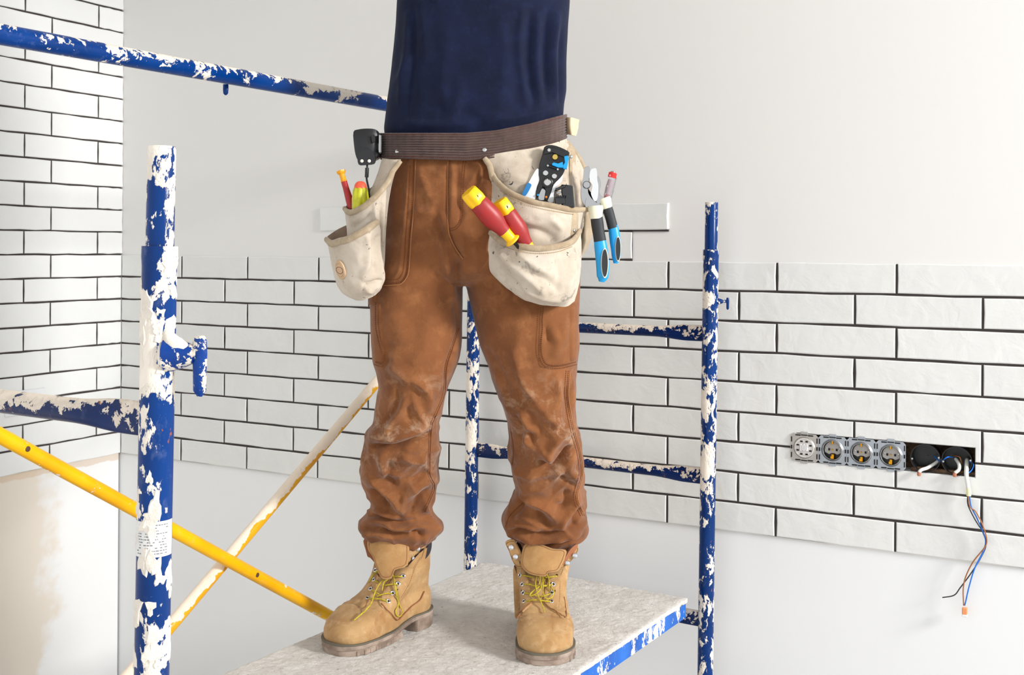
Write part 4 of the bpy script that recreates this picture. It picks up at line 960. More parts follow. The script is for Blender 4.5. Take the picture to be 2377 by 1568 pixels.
# webbing: ribbed band right round the waist
def beltline(x):   # top and bottom pixel rows of the band across the front
    return np.interp(x, [880, 960, 1080, 1150, 1230, 1315], [309, 309, 309, 303, 287, 264]), np.interp(x, [880, 960, 1080, 1150, 1230, 1315], [368, 369, 373, 367, 353, 331])
G = []; nb, nr_ = 200, 55; acx = P(1098, 320, 2.52)[0]; AW = .2065; BW = .136
for i in range(nb):
    a = 2 * math.pi * i / nb; sx = np.sign(math.cos(a)) * abs(math.cos(a)) ** (2 / 2.3); sy = np.sign(math.sin(a)) * abs(math.sin(a)) ** (2 / 2.3)
    X = acx + AW * sx; Y = 2.52 + BW * sy; Yf = 2.52 - BW * abs(sy); xpix = CX + F * (X / Yf); t_, b_ = beltline(xpix)
    zt, zb = P(xpix, t_, Yf)[2], P(xpix, b_, Yf)[2]
    if sy > 0: zt -= 0; zb -= 0
    nrm = np.array([sx * BW, sy * AW, 0]); nrm /= np.linalg.norm(nrm); col = []
    for k in range(nr_):
        v = k / (nr_ - 1); r_ = .0028 + (.0016 * math.sin(v * 2 * math.pi * 10.5) if .06 < v < .94 else .0006) - (.0020 if k in (0, nr_ - 1) else 0)
        col.append(np.array([X, Y, zt + (zb - zt) * v]) + nrm * (r_ + .0006 * math.sin(i * 1.9)))
    G.append(col)
G = np.array(G); Gi = G.copy(); c0 = np.array([acx, 2.52, 0]); dirs = G - c0; dirs[:, :, 2] = 0; dirs /= np.linalg.norm(dirs, axis=2)[:, :, None]; Gi = G - dirs * .0035; Gi[:, :, :2] = (G[:, nr_ // 2:nr_ // 2 + 1, :2] - dirs[:, nr_ // 2:nr_ // 2 + 1, :2] * .0035)
mb = MB(); mb.grid(np.concatenate([G, Gi[:, ::-1][:, ::9]], 1), cu=True, cv=True); obj('webbing', mb, M_WEB, belt, angle=75)
BB = BVHTree.FromPolygons(mb.v, mb.f)
for (x0, y0) in ((922, 352), (1124.5, 348)):
    a, q = hit(BB, x0, y0, 2.38); mb = MB(); mb.disc(a, np.array([0, -1, .1]), .0046, .0018, 18, dome=1); obj('rivet', mb, M_RIV, belt)
for e in (0, 1):
    for (xa, xb) in ((892, 1090), (1090, 1306)):
        xs = np.linspace(xa, xb, 14); tb_ = [beltline(x) for x in xs]; ys = [t + 5 if e == 0 else b - 6 for t, b in tb_]
        seam('stitching', list(zip(xs, ys)), .0006, 0, True, mat('red_brown_thread', (120, 66, 52), .8), belt, k=4, lift=.0008, bvh=BB)

def sheet(name, rows, mt, par, th=.0022, ku=8, kv=8, folds=(), label=None, nz=.0008, bvh_out=None):
    C = np.array(rows, float); U = upgrid(C, ku, kv); a, b = U.shape[:2]
    V = np.array([[P(*U[i, j]) for j in range(b)] for i in range(a)]).reshape(-1, 3)
    Fc = [(i * b + j, (i + 1) * b + j, (i + 1) * b + j + 1, i * b + j + 1) for i in range(a - 1) for j in range(b - 1)]
    nn = mesh_normals(V, np.array(Fc))
    if nn[:, 1].mean() > 0: nn = -nn; Fc = [f[::-1] for f in Fc]
    V = fold(V, nn, folds); V = V + nn * np.array([mnoise.noise(Vector(p * 30)) * nz * 1.6 + mnoise.noise(Vector(p * 80)) * nz * .5 for p in V])[:, None]
    Bk = V - nn * th; n = len(V); F2 = Fc + [tuple(i + n for i in f[::-1]) for f in Fc]
    rim = [(0, j) for j in range(b)] + [(i, b - 1) for i in range(1, a)] + [(a - 1, j) for j in range(b - 2, -1, -1)] + [(i, 0) for i in range(a - 2, 0, -1)]
    ids = [i * b + j for i, j in rim]
    for k in range(len(ids)):
        p, q = ids[k], ids[(k + 1) % len(ids)]; F2.append((p, q, q + n, p + n))
    mb = MB(); mb.add(np.concatenate([V, Bk]), F2)
    o = obj(name, mb, mt, par, label=label, angle=70); o['_'] = 0; del o['_']
    return o, BVHTree.FromPolygons([tuple(p) for p in V], Fc)
def rimtube(name, pts, r, mt, par, k=6, flat=.75):
    c = crom(pts, k); mb = MB(); Q = np.array([P(*p) for p in c]); Q += np.array([mnoise.noise_vector(Vector(p * 40)) for p in Q]) * .0012
    mb.tube(Q, [r * .8] + [r] * 6 + [r * .8], 12, flat=flat); return obj(name, mb, mt, par, angle=180)

# ---- pouch on the viewer's right
pr = MB()
ap, apB = sheet('pouch', [[(1124, 362, 2.385), (1180, 352, 2.380), (1230, 345, 2.388), (1280, 334, 2.410), (1316, 322, 2.450)],
    [(1138, 405, 2.392), (1180, 398, 2.378), (1235, 392, 2.380), (1290, 384, 2.405), (1334, 378, 2.455)],
    [(1142, 450, 2.400), (1185, 448, 2.380), (1240, 445, 2.380), (1300, 440, 2.405), (1348, 430, 2.460)],
    [(1138, 510, 2.405), (1185, 510, 2.388), (1245, 510, 2.385), (1305, 508, 2.410), (1360, 500, 2.465)],
    [(1136, 570, 2.405), (1185, 575, 2.390), (1245, 578, 2.385), (1300, 575, 2.410), (1345, 565, 2.455)],
    [(1150, 640, 2.410), (1190, 655, 2.395), (1245, 665, 2.390), (1295, 665, 2.410), (1338, 650, 2.440)]], M_CANV, belt, folds=[([(1150, 362), (1210, 375), (1270, 350)], 9, 1.5), ([(1180, 400), (1220, 420), (1250, 390)], 12, 1.6)], label='canvas pouch full of hand tools on the hip with two screwdrivers')
# rolled leather edges
rimtube('suede_edge', [(1124, 366, 2.379), (1136, 384, 2.377), (1141, 402, 2.378), (1144, 420, 2.384)], .0062, M_SUEDE, ap)
up_rim = [(1143, 402, 2.384), (1160, 430, 2.365), (1195, 454, 2.345), (1240, 470, 2.338), (1290, 481, 2.348), (1330, 487, 2.372), (1366, 486, 2.415)]
uf, ufB = sheet('upper_pocket', [up_rim, [(1142, 440, 2.385), (1160, 470, 2.365), (1195, 488, 2.345), (1240, 502, 2.335), (1290, 512, 2.345), (1328, 518, 2.370), (1350, 516, 2.41)],
    [(1140, 500, 2.388), (1160, 520, 2.368), (1195, 532, 2.352), (1240, 542, 2.345), (1290, 545, 2.355), (1326, 545, 2.376), (1346, 540, 2.408)],
    [(1137, 575, 2.395), (1160, 580, 2.378), (1195, 590, 2.366), (1240, 595, 2.36), (1290, 595, 2.368), (1324, 590, 2.384), (1344, 580, 2.408)]], M_CANV, ap,
    folds=[([(1195, 500), (1240, 520), (1285, 505)], 12, 4), ([(1180, 545), (1230, 530), (1290, 555)], 10, -5), ([(1270, 500), (1300, 530), (1290, 560)], 10, 5), ([(1150, 470), (1190, 530), (1200, 560)], 9, -4), ([(1240, 505), (1290, 500), (1320, 510)], 6, 3)])
rimtube('suede_rim', up_rim, .0068, M_SUEDE, uf)
seam('stitching', [(x, y + 11) for x, y, _ in up_rim[1:-1]], .0007, 0, True, M_OST, uf, lift=.002, bvh=ufB)
patch('corner_strap', [(1328, 492), (1344, 492), (1342, 545), (1322, 560)], 8, 4, .003, M_SUEDE, uf, ufB)
a, q = hit(ufB, 1331, 535, 2.37); mb = MB(); mb.disc(a + q * .003, q, .0044, .002, 16, dome=1); obj('rivet', mb, M_RIV, uf)
lo_rim = [(1137, 541, 2.384), (1160, 557, 2.352), (1195, 569, 2.322), (1240, 577, 2.308), (1290, 574, 2.318), (1328, 561, 2.350), (1347, 536, 2.398)]
lf, lfB = sheet('lower_pocket', [lo_rim, [(1132, 585, 2.385), (1158, 600, 2.348), (1195, 612, 2.315), (1240, 618, 2.300), (1290, 615, 2.310), (1330, 603, 2.345), (1350, 585, 2.400)],
    [(1137, 628, 2.388), (1162, 645, 2.352), (1198, 657, 2.318), (1243, 664, 2.302), (1290, 662, 2.312), (1328, 655, 2.345), (1348, 636, 2.400)],
    [(1160, 655, 2.392), (1183, 673, 2.362), (1212, 688, 2.335), (1250, 695, 2.322), (1292, 697, 2.328), (1322, 694, 2.352), (1342, 672, 2.398)],
    [(1196, 684, 2.396), (1216, 696, 2.375), (1238, 703, 2.362), (1264, 709, 2.355), (1292, 712, 2.36), (1316, 712, 2.372), (1334, 700, 2.398)]], M_CANV, ap, ku=10, kv=10, nz=.0012,
    folds=[([(1145, 560), (1180, 610), (1230, 650), (1270, 690)], 10, 6), ([(1135, 580), (1160, 630), (1220, 680)], 12, -6), ([(1200, 590), (1250, 625), (1280, 640)], 9, 5), ([(1330, 580), (1325, 640), (1320, 690)], 11, 6), ([(1230, 640), (1270, 650), (1300, 680)], 10, -4), ([(1290, 600), (1300, 650), (1290, 680)], 10, -3), ([(1200, 660), (1250, 690), (1300, 700)], 7, 4)])
rimtube('suede_rim', lo_rim, .0072, M_SUEDE, lf)
seam('stitching', [(x, y + 12) for x, y, _ in lo_rim[1:-1]], .0007, 0, True, M_OST, lf, lift=.002, bvh=lfB)
# side gusset, hammer loop and tabs on the outer side
sheet('side_pocket', [[(1346, 482, 2.47), (1362, 486, 2.46), (1378, 505, 2.50)], [(1346, 520, 2.47), (1360, 530, 2.462), (1376, 545, 2.50)], [(1346, 560, 2.465), (1356, 568, 2.46), (1366, 572, 2.50)], [(1344, 600, 2.46), (1348, 602, 2.465), (1352, 598, 2.49)]], M_SUEDE, ap, label='tan suede side pocket', nz=.002)
sheet('suede_gusset', [[(1308, 332, 2.443), (1322, 326, 2.455)], [(1322, 360, 2.442), (1336, 355, 2.46)], [(1322, 400, 2.432), (1336, 398, 2.458)], [(1318, 470, 2.42), (1334, 475, 2.45)]], M_SUEDE, ap, nz=.0016)
rimtube('suede_edge', [(1316, 330, 2.47), (1332, 352, 2.478), (1348, 376, 2.485), (1360, 405, 2.487), (1364, 440, 2.48), (1362, 486, 2.46)], .0062, M_SUEDE, ap)
sheet('hip_panel', [[(1320, 335, 2.462), (1334, 352, 2.475)], [(1332, 380, 2.465), (1352, 385, 2.482)], [(1336, 430, 2.462), (1361, 430, 2.48)], [(1338, 486, 2.455), (1362, 488, 2.465)]], M_CANV, ap)
mb = MB(); mb.disc(P(1325, 364, 2.436), np.array([0.1, -1, .1]), .0044, .003, 16, dome=1); obj('rivet', mb, M_RIV, ap)
o, _ = sheet('leather_tab', [[(1310, 273, 2.50), (1326, 273, 2.484), (1345, 278, 2.512)], [(1312, 295, 2.498), (1326, 296, 2.484), (1342, 298, 2.512)], [(1316, 312, 2.498), (1328, 314, 2.486), (1337, 316, 2.506)]], mat('natural_leather', (222, 196, 160), .6, var=.12, vscale=30, bump=.2, bscale=200), belt, th=.003)

# ---- pouch on the viewer's left
lp, lpB = sheet('pouch', [[(887, 368, 2.43), (908, 370, 2.405), (930, 370, 2.40)], [(872, 415, 2.435), (895, 415, 2.405), (913, 412, 2.40)], [(848, 470, 2.44), (878, 470, 2.405), (902, 468, 2.40)], [(815, 530, 2.445), (860, 530, 2.405), (896, 528, 2.40)], [(800, 600, 2.45), (850, 600, 2.405), (893, 600, 2.40)], [(800, 655, 2.45), (845, 662, 2.41), (889, 650, 2.405)]], M_CANV, belt, label='canvas pouch with round leather button on the hip with the yellow-green screwdriver')
ul_rim = [(799, 484, 2.438), (806, 492, 2.412), (822, 492, 2.385), (848, 477, 2.368), (876, 452, 2.366), (897, 426, 2.374), (910, 402, 2.386), (929, 374, 2.394)]
sheet('pocket_lining', [[(800, 482, 2.440), (818, 464, 2.452), (845, 447, 2.455), (868, 431, 2.45)], [(806, 500, 2.43), (822, 500, 2.44), (848, 490, 2.44), (872, 480, 2.43)]], M_CLN, lp)
ulf, ulB = sheet('upper_pocket', [ul_rim[:6], [(803, 515, 2.430), (812, 515, 2.408), (828, 513, 2.385), (852, 500, 2.372), (878, 478, 2.370), (896, 456, 2.378)],
    [(806, 545, 2.425), (816, 545, 2.408), (832, 542, 2.390), (855, 530, 2.382), (878, 515, 2.380), (894, 500, 2.386)], [(808, 580, 2.425), (820, 580, 2.41), (836, 578, 2.396), (858, 570, 2.39), (878, 565, 2.388), (892, 560, 2.392)]], M_CANV, lp, folds=[([(815, 530), (840, 515), (865, 495)], 8, -4), ([(870, 470), (872, 520), (870, 560)], 5, 4), ([(885, 470), (884, 540), (882, 600)], 4, -4)])
rimtube('suede_rim', ul_rim, .0066, M_SUEDE, ulf)
ll_rim = [(757, 556, 2.425), (768, 565, 2.392), (785, 562, 2.368), (806, 556, 2.350), (832, 543, 2.345), (858, 528, 2.352), (878, 514, 2.370)]
sheet('pocket_lining', [[(760, 549, 2.43), (780, 535, 2.445), (803, 524, 2.44), (820, 518, 2.43)], [(762, 560, 2.42), (785, 560, 2.43), (808, 555, 2.43), (828, 545, 2.42)], [(770, 590, 2.42), (785, 590, 2.42), (808, 590, 2.42), (828, 590, 2.41)]], M_CLN, lp)
llf, llB = sheet('lower_pocket', [ll_rim, [(765, 588, 2.425), (776, 592, 2.392), (792, 590, 2.366), (812, 584, 2.348), (836, 574, 2.342), (860, 560, 2.350), (881, 548, 2.374)],
    [(772, 620, 2.425), (782, 626, 2.394), (797, 624, 2.368), (816, 618, 2.350), (838, 608, 2.344), (862, 598, 2.352), (884, 590, 2.378)],
    [(780, 652, 2.425), (790, 658, 2.398), (803, 656, 2.374), (820, 652, 2.358), (842, 645, 2.352), (866, 640, 2.360), (893, 640, 2.384)],
    [(793, 680, 2.425), (802, 684, 2.405), (813, 685, 2.388), (828, 682, 2.374), (846, 676, 2.368), (868, 668, 2.374), (890, 658, 2.392)],
    [(815, 692, 2.425), (822, 696, 2.412), (830, 698, 2.402), (840, 698, 2.396), (854, 694, 2.392), (868, 687, 2.394), (880, 676, 2.402)]], M_CANV, lp, ku=9, kv=9, nz=.0012,
    folds=[([(850, 540), (858, 600), (840, 650)], 9, 5), ([(868, 540), (868, 600), (872, 640)], 6, -5), ([(840, 662), (862, 658), (888, 650)], 4, -6), ([(845, 668), (862, 676), (885, 662)], 8, 5), ([(780, 580), (800, 640), (820, 680)], 12, 3), ([(878, 520), (880, 580), (888, 640)], 5, 4)])
rimtube('suede_rim', ll_rim, .0078, M_SUEDE, llf)
a, q = hit(llB, 791, 627, 2.38); t1 = np.cross(q, ez); t1 /= np.linalg.norm(t1); t2 = np.cross(t1, q)
mb = MB(); rr_ = .0165
mb.rings([[a + q * h + r * (math.cos(t) * t1 * .93 + math.sin(t) * t2 * 1.25) for t in np.linspace(0, 2 * math.pi, 32, endpoint=False)] for r, h in ((rr_, -.001), (rr_, .002), (rr_ * .9, .0032), (rr_ * .74, .0034), (rr_ * .70, .0024), (rr_ * .66, .0034), (rr_ * .1, .0036))])
bt_ = obj('leather_button', mb, mat('tan_button_leather', (204, 170, 134), .6, var=.15, vscale=50), llf)
mb = MB(); mb.tube([a + q * .0032 + rr_ * .72 * (math.cos(t) * t1 * .93 + math.sin(t) * t2 * .62) for t in np.linspace(0, 2 * math.pi, 30)], .0007, 6, caps=False); obj('tooled_ring', mb, mat('dark_brown_line', (92, 48, 36), .8), bt_)

# ================================================================= TOOLS
M_RED = mat('red_handle_grip', (160, 30, 30), .42, col2=(146, 40, 40), vscale=30, bump=.15, bscale=260)
M_YLW = mat('yellow_handle_plastic', (250, 196, 10), .35, var=.06, vscale=40)
M_BLK = mat('black_plastic', (22, 22, 24), .35, bump=.06, bscale=300)
M_BLKR = mat('black_rubber_grip', (34, 36, 40), .6, bump=.3, bscale=500)
M_STEEL = mat('polished_steel', (176, 176, 176), .22, 1.0, bump=.15, bscale=140)
M_CYAN = mat('bright_blue_grip', (10, 150, 214), .38); M_CREAM = mat('cream_plastic', (232, 228, 204), .5, var=.1, vscale=70)
M_SHAFT = mat('dark_tool_shaft', (60, 60, 64), .3, .9)
def driver(label, p_top, p_col, p_tip, R_, hexn=6, flange=True, group=None):
    top = P(*p_top); col_ = P(*p_col); tip = P(*p_tip); d = col_ - top
    t = thing('screwdriver', tip, label, 'screwdriver', group); f = lambda k: top + d * k
    mb = MB(); mb.lathe(f(0), f(.27), [(0, .35 * R_), (.01, .72 * R_), (.10, .86 * R_), (.55, .92 * R_), (.8, .88 * R_), (.86, .78 * R_), (1, .78 * R_)], 36, poly=(hexn, .06)); cap = obj('end_cap', mb, M_YLW, t)
    pr_ = [(0, .86), (.04, .91), (.2, .94), (.40, 1.0), (.55, .98), (.72, .84), (.88, .66), (1, .60)]
    mb = MB(); mb.lathe(f(.22), f(.80), [(a_, b_ * R_) for a_, b_ in pr_], 36, poly=(3, .03)); obj('grip', mb, M_RED, t)
    mb = MB(); mb.lathe(f(.79), f(1.0), [(0, .56 * R_), (.3, .52 * R_), (.72, .50 * R_), (.86, .72 * R_), (.95, .74 * R_), (1, .6 * R_)], 28); obj('collar', mb, M_YLW, t)
    mb = MB(); mb.lathe(col_, tip, [(0, .004), (.92, .004), (1, .002)], 12); obj('shaft', mb, M_SHAFT, t)
    ax = d / np.linalg.norm(d); h = f(.13) + np.array([0, -1, 0]) * .80 * R_; hn = np.array([.25, -.95, .1]); mb = MB(); mb.disc(h + ax * .003 + np.cross(ax, np.array([0, 1, 0])) * .25 * R_ - hn * .002, hn, .0042, .0032, 14); obj('hanging_hole', mb, mat('hanging_hole_shade', (64, 36, 10), .8), t)  # raised disc, its dark colour replaces the shade of a real hole
    return t
driver('red and yellow screwdriver tilted out over the thigh, leftmost in the right pouch', (1086, 444, 2.262), (1192, 561, 2.300), (1222, 596, 2.345), .0222)
driver('red and yellow screwdriver upright behind the tilted one in the lower pocket', (1158, 466, 2.300), (1240, 592, 2.330), (1262, 625, 2.350), .0205)
# left pouch: slim driver
t = thing('screwdriver', P(822, 520, 2.43), 'slim red screwdriver with flared yellow end in the left pouch', 'screwdriver'); a0, a1 = P(791, 396, 2.44), P(826, 515, 2.43)
f = lambda k: a0 + (a1 - a0) * k
mb = MB(); mb.lathe(f(0), f(.22), [(0, .007), (.02, .0098), (.22, .0094), (.35, .0062), (.8, .0060), (1, .0072)], 28, poly=(6, .06)); obj('end_cap', mb, M_YLW if 0 else mat('amber_plastic', (240, 160, 6), .35), t)
mb = MB(); mb.lathe(f(.20), f(.75), [(0, .0066), (.3, .0068), (.7, .0085), (1, .0088)], 24); obj('grip', mb, mat('deep_red_grip', (168, 34, 34), .45), t)
mb = MB(); mb.lathe(f(.75), f(1.3), [(0, .003), (1, .003)], 12); obj('shaft', mb, M_SHAFT, t)
t = thing('screwdriver', P(836, 520, 2.41), 'stubby yellow-green screwdriver with orange dome top in the left pouch', 'screwdriver'); a0, a1 = P(837, 421, 2.405), P(836, 500, 2.405); f = lambda k: a0 + (a1 - a0) * k
mb = MB(); mb.lathe(f(0), f(.22), [(0, .004), (.12, .0085), (.45, .0125), (1, .0140)], 30); obj('end_cap', mb, mat('orange_red_plastic', (238, 92, 64), .35), t)
mb = MB(); mb.lathe(f(.20), f(1), [(0, .0138), (.1, .0155), (.4, .0175), (.8, .0172), (1, .015)], 48, poly=(8, .05)); obj('grip', mb, mat('yellow_green_plastic', (206, 204, 20), .35, col2=(180, 178, 20), vscale=60), t)
mb = MB(); mb.lathe(f(1), f(1.8), [(0, .003), (1, .003)], 12); obj('shaft', mb, M_SHAFT, t)
# tape measure on the belt
t = thing('tape_measure', P(852, 380, 2.44), 'black tape measure clipped to the belt end', 'tape measure')
out = croml([(820, 303), (850, 299), (872, 300), (879, 314), (882, 345), (880, 362), (862, 371), (836, 374), (826, 360), (821, 330)], 4)
panel('case', [(820, 306), (832, 300), (852, 298), (871, 300), (878, 310), (881, 340), (880, 362), (868, 371), (846, 376), (832, 374), (825, 360), (821, 335)], 2.425, .040, M_BLK, t, lambda x, y: .000012 * (x - 850) ** 2 + .000004 * (y - 335) ** 2, bev=.006)
panel('mouth_guard', [(830, 362), (838, 350), (852, 346), (866, 352), (871, 366), (868, 380), (848, 383), (832, 382)], 2.418, .012, M_BLK, t, bev=.003)
for x in (840, 857):
    mb = MB(); mb.disc(P(x, 374, 2.417), (0, -1, 0), .0037, .0018, 14, dome=1); obj('rivet', mb, mat('white_metal_rivet', (236, 226, 214), .4), t)
panel('lock_button', [(862, 315), (869, 313), (871, 328), (864, 331)], 2.420, .006, M_BLK, t)
mb = MB(); mb.box(P(883, 335, 2.435), (.0035, 0, 0), (0, .012, 0), (0, 0, .020), .002); obj('belt_clip', mb, M_STEEL, t)
mb = MB(); mb.tube([P(852, 382, 2.43), P(853, 400, 2.43), P(851, 415, 2.43), P(856, 440, 2.43), P(858, 470, 2.43)], .0022, 10, smooth=4); obj('wrist_cord', mb, M_BLKR, t)
mb = MB(); mb.tube([P(852, 390, 2.429), P(851, 412, 2.429)], .0042, 12); obj('cord_slider', mb, M_BLK, t)

# wire stripper
def pc(pts): return [(1040 + x / 3.136, 240 + y / 3.136) for x, y in pts]
t = thing('wire_stripper', P(1275, 500, 2.36), 'black automatic wire stripper with white handles and blue parts, head up in pouch', 'wire stripper')
YS = 2.368
def pl(name, pts, Y, th, mt, par, tilt=None, **k): return panel(name, pts, Y, th, mt, par, tilt, **k)
mb = MB(); o_ = croml(pc([(700, 320), (735, 303), (790, 310), (850, 335), (885, 360), (870, 400), (855, 470), (835, 520), (800, 560), (770, 590), (750, 650), (725, 705), (700, 700), (710, 640), (690, 610), (665, 660), (640, 690), (640, 640), (665, 560), (660, 520), (665, 440), (685, 380)]), 2)
mb.prism([P(x, y, YS) for x, y in o_], .014, .0015, normal=(0, 1, 0)); obj('body', mb, M_BLK, t)
mb = MB(); mb.prism([P(x, y, YS - .006) for x, y in pc([(705, 335), (740, 318), (800, 330), (865, 362), (850, 395), (760, 360), (700, 372)])], .007, .001, normal=(0, 1, 0)); obj('jaw', mb, M_BLK, t)
for (x, y, r) in ((735, 343, .0042), (710, 508, .0064), (773, 531, .0060), (723, 577, .0078)):
    mb = MB(); q = pc([(x, y)])[0]; mb.disc(P(q[0], q[1], YS - .000), (0, -1, 0), r, .004 if y > 400 else .0085, 20); obj('bolt', mb, M_RIV, t)
mb = MB(); q = pc([(723, 577)])[0]; mb.disc(P(q[0], q[1], YS + .0005), (0, -1, 0), .0115, .003, 24); obj('pivot_plate', mb, M_BLK, t)
mb = MB(); q = pc([(778, 393)])[0]; mb.disc(P(q[0], q[1], YS), (0, -1, 0), .0068, .009, 20); obj('adjusting_knob', mb, mat('brass_knob', (206, 176, 96), .3, 1.0), t, label='brass knob')
for pts in ([(845, 385), (872, 380), (880, 400), (865, 480), (840, 478), (835, 455), (850, 430)], [(755, 440), (770, 430), (800, 438), (835, 425), (840, 470), (800, 468), (760, 452)]):
    mb = MB(); mb.prism([P(x, y, YS - .010) for x, y in pc(pts)], .010, .001, normal=(0, 1, 0)); obj('wire_stop', mb, M_CYAN, t, label='bright blue wire stop')
mb = MB(); mb.tube([P(*q, YS - .004) for q in pc([(725, 452), (800, 478)])], .003, 12); obj('adjusting_screw', mb, M_SHAFT, t)
for (x, y) in ((726, 455), (798, 482)):
    q = pc([(x, y)])[0]; mb = MB(); mb.disc(P(q[0], q[1], YS - .003), (0, -1, 0), .0026, .006, 12); obj('bolt', mb, M_RIV, t)
M_WHT = mat('white_plastic', (232, 234, 236), .4)
pl('handle', pc([(640, 485), (655, 475), (672, 500), (675, 545), (650, 600), (640, 650), (632, 700), (560, 690), (545, 665), (575, 600), (610, 535)]), YS + .002, .014, M_WHT, t, label='white handle')
pl('grip', pc([(580, 580), (606, 590), (600, 615), (565, 672), (540, 662), (562, 615)]), YS - .003, .012, mat('mid_blue_grip', (24, 116, 180), .45), t)
pl('handle', pc([(835, 500), (832, 560), (800, 600), (775, 640), (765, 720), (725, 712), (745, 640), (780, 580), (810, 545)]), YS + .002, .014, M_WHT, t, label='white handle')
pl('handle', pc([(680, 620), (712, 640), (705, 700), (660, 700), (665, 650)]), YS + .004, .010, M_STEEL, t)
for (x, y, m_) in ((655, 668, M_CYAN), (714, 683, mat('orange_dot', (250, 130, 20), .4))):
    q = pc([(x, y)])[0]; mb = MB(); mb.disc(P(q[0], q[1], YS), (0, -1, 0), .0024, .003, 12); obj('size_mark', mb, m_, t)
# black jaw of a small cutter beside it
t = thing('cable_cutter', P(1310, 500, 2.36), 'squat glossy black cable cutter jaw beside the wire stripper', 'cutter')
M_BLKG = mat('glossy_black', (14, 14, 16), .12, coat=.5)
mb = MB(); mb.box(P(1319, 456, 2.372), (.0125, -.002, -.001), (.002, .014, 0), (-.002, 0, .0235), .002); obj('body', mb, M_BLKG, t)
mb = MB(); mb.box(P(1300, 437, 2.365), (.0095, 0, .0045), (0, .012, 0), (-.001, 0, .003), .001); obj('upper_jaw', mb, M_BLKG, t)
mb = MB(); mb.box(P(1299, 466, 2.365), (.0100, 0, .001), (0, .012, 0), (-.001, 0, .008), .001); obj('lower_jaw', mb, M_BLKG, t)
for k in range(5):
    mb = MB(); mb.box(P(1293 + k * 4, 457, 2.355), (.0011, 0, 0), (0, .010, 0), (0, 0, .003), .0004); obj('tooth', mb, M_SHAFT, t)
mb = MB(); mb.box(P(1300, 447, 2.372), (.0080, 0, .002), (0, .006, 0), (0, 0, .002), .0005); obj('blade', mb, M_STEEL, t)
mb = MB(); mb.box(P(1312, 492, 2.378), (.008, 0, 0), (0, .006, 0), (0, 0, .02), .002); obj('handle', mb, M_BLK, t)

# combination pliers hanging on the outside of the pouch
t = thing('pliers', P(1400, 660, 2.42), 'steel pliers with black and blue handles hanging outside the right pouch', 'pliers')
YP = 2.405
def hbar(path, rad, mt, name, flat=.8, par=t, n=16):
    mb = MB(); mb.tube([P(*q) for q in path], rad, n, smooth=5, flat=flat, upv=(1, 0, 0)); return obj(name, mb, mt, par, angle=60)
pl('jaw', pc([(990, 480), (1000, 465), (1028, 460), (1035, 500), (1025, 560), (1035, 610), (1020, 650), (1050, 700), (1090, 735), (1070, 770), (1020, 765), (985, 730), (968, 680), (972, 600), (985, 540)]), YP + .004, .012, M_STEEL, t, label='polished steel jaw')
pl('jaw', pc([(1035, 490), (1060, 472), (1082, 480), (1088, 560), (1095, 600), (1090, 690), (1068, 715), (1040, 660), (1050, 600), (1030, 560)]), YP, .013, mat('bright_steel', (232, 232, 230), .2, 1.0), t, label='polished steel jaw')
pl('jaw', pc([(1088, 530), (1105, 545), (1115, 590), (1105, 640), (1110, 690), (1090, 710), (1085, 640), (1095, 600)]), YP + .006, .010, M_STEEL, t)
mb = MB(); q = pc([(1008, 595)])[0]; mb.disc(P(q[0], q[1], YP + .006), (0, -1, 0), .0085, .009, 24); obj('pivot', mb, M_STEEL, t)
pl('joint', pc([(1010, 690), (1060, 730), (1090, 728), (1095, 755), (1040, 772), (1000, 750)]), YP - .001, .011, M_STEEL, t)
pl('joint', pc([(1080, 690), (1105, 660), (1125, 690), (1110, 720), (1090, 740)]), YP + .004, .010, M_STEEL, t)
def phandle(off, pts_col, pts_blk, pts_blu, inset, r0):
    a, b = pts_col; mb = MB(); mb.lathe(P(*a, YP - off), P(*b, YP - off), [(0, r0 * 1.12), (.2, r0 * 1.22), (.5, r0 * 1.08), (.8, r0 * 1.0), (1, r0 * .9)], 24, flat=.8); obj('guard', mb, M_CREAM, t, label='cream guard')
    hbar([(*q, YP - off) for q in pts_blk], [r0 * .92, r0 * .96, r0 * .92, r0 * .95], M_BLKR, 'grip', .75)
    hb = hbar([(*q, YP - off) for q in pts_blu], [r0 * .35, r0 * .85, r0 * 1.0, r0 * 1.02, r0 * 1.0, r0 * .9, r0 * .4], M_CYAN, 'grip_cover', .72)
    pl('grip_border', [(inset[0] + math.cos(a_) * inset[2] * 1.28 + math.sin(a_) * inset[4], inset[1] + math.sin(a_) * inset[3] * 1.10) for a_ in np.linspace(0, 2 * math.pi, 12, endpoint=False)], YP - off - r0 * .80, .005, M_CREAM, hb)
    pl('grip_inset', [(inset[0] + math.cos(a_) * inset[2] + math.sin(a_) * inset[4], inset[1] + math.sin(a_) * inset[3]) for a_ in np.linspace(0, 2 * math.pi, 12, endpoint=False)], YP - off - r0 * .92, .005, M_BLKR, hb)
phandle(.004, ((1382, 478), (1384, 508)), [(1384, 500), (1388, 530), (1393, 560)], [(1390, 535), (1392, 555), (1396, 585), (1399, 615), (1399, 640), (1396, 655)], (1404, 611, 7, 32, 0), .0140)
phandle(-.012, ((1402, 460), (1410, 484)), [(1408, 478), (1415, 500), (1423, 530)], [(1420, 510), (1424, 530), (1428, 560), (1431, 585), (1429, 612)], (1435, 578, 5.5, 27, 0), .0118)
for q0, q1 in (((1384, 548), (1378, 600)), ):
    pass
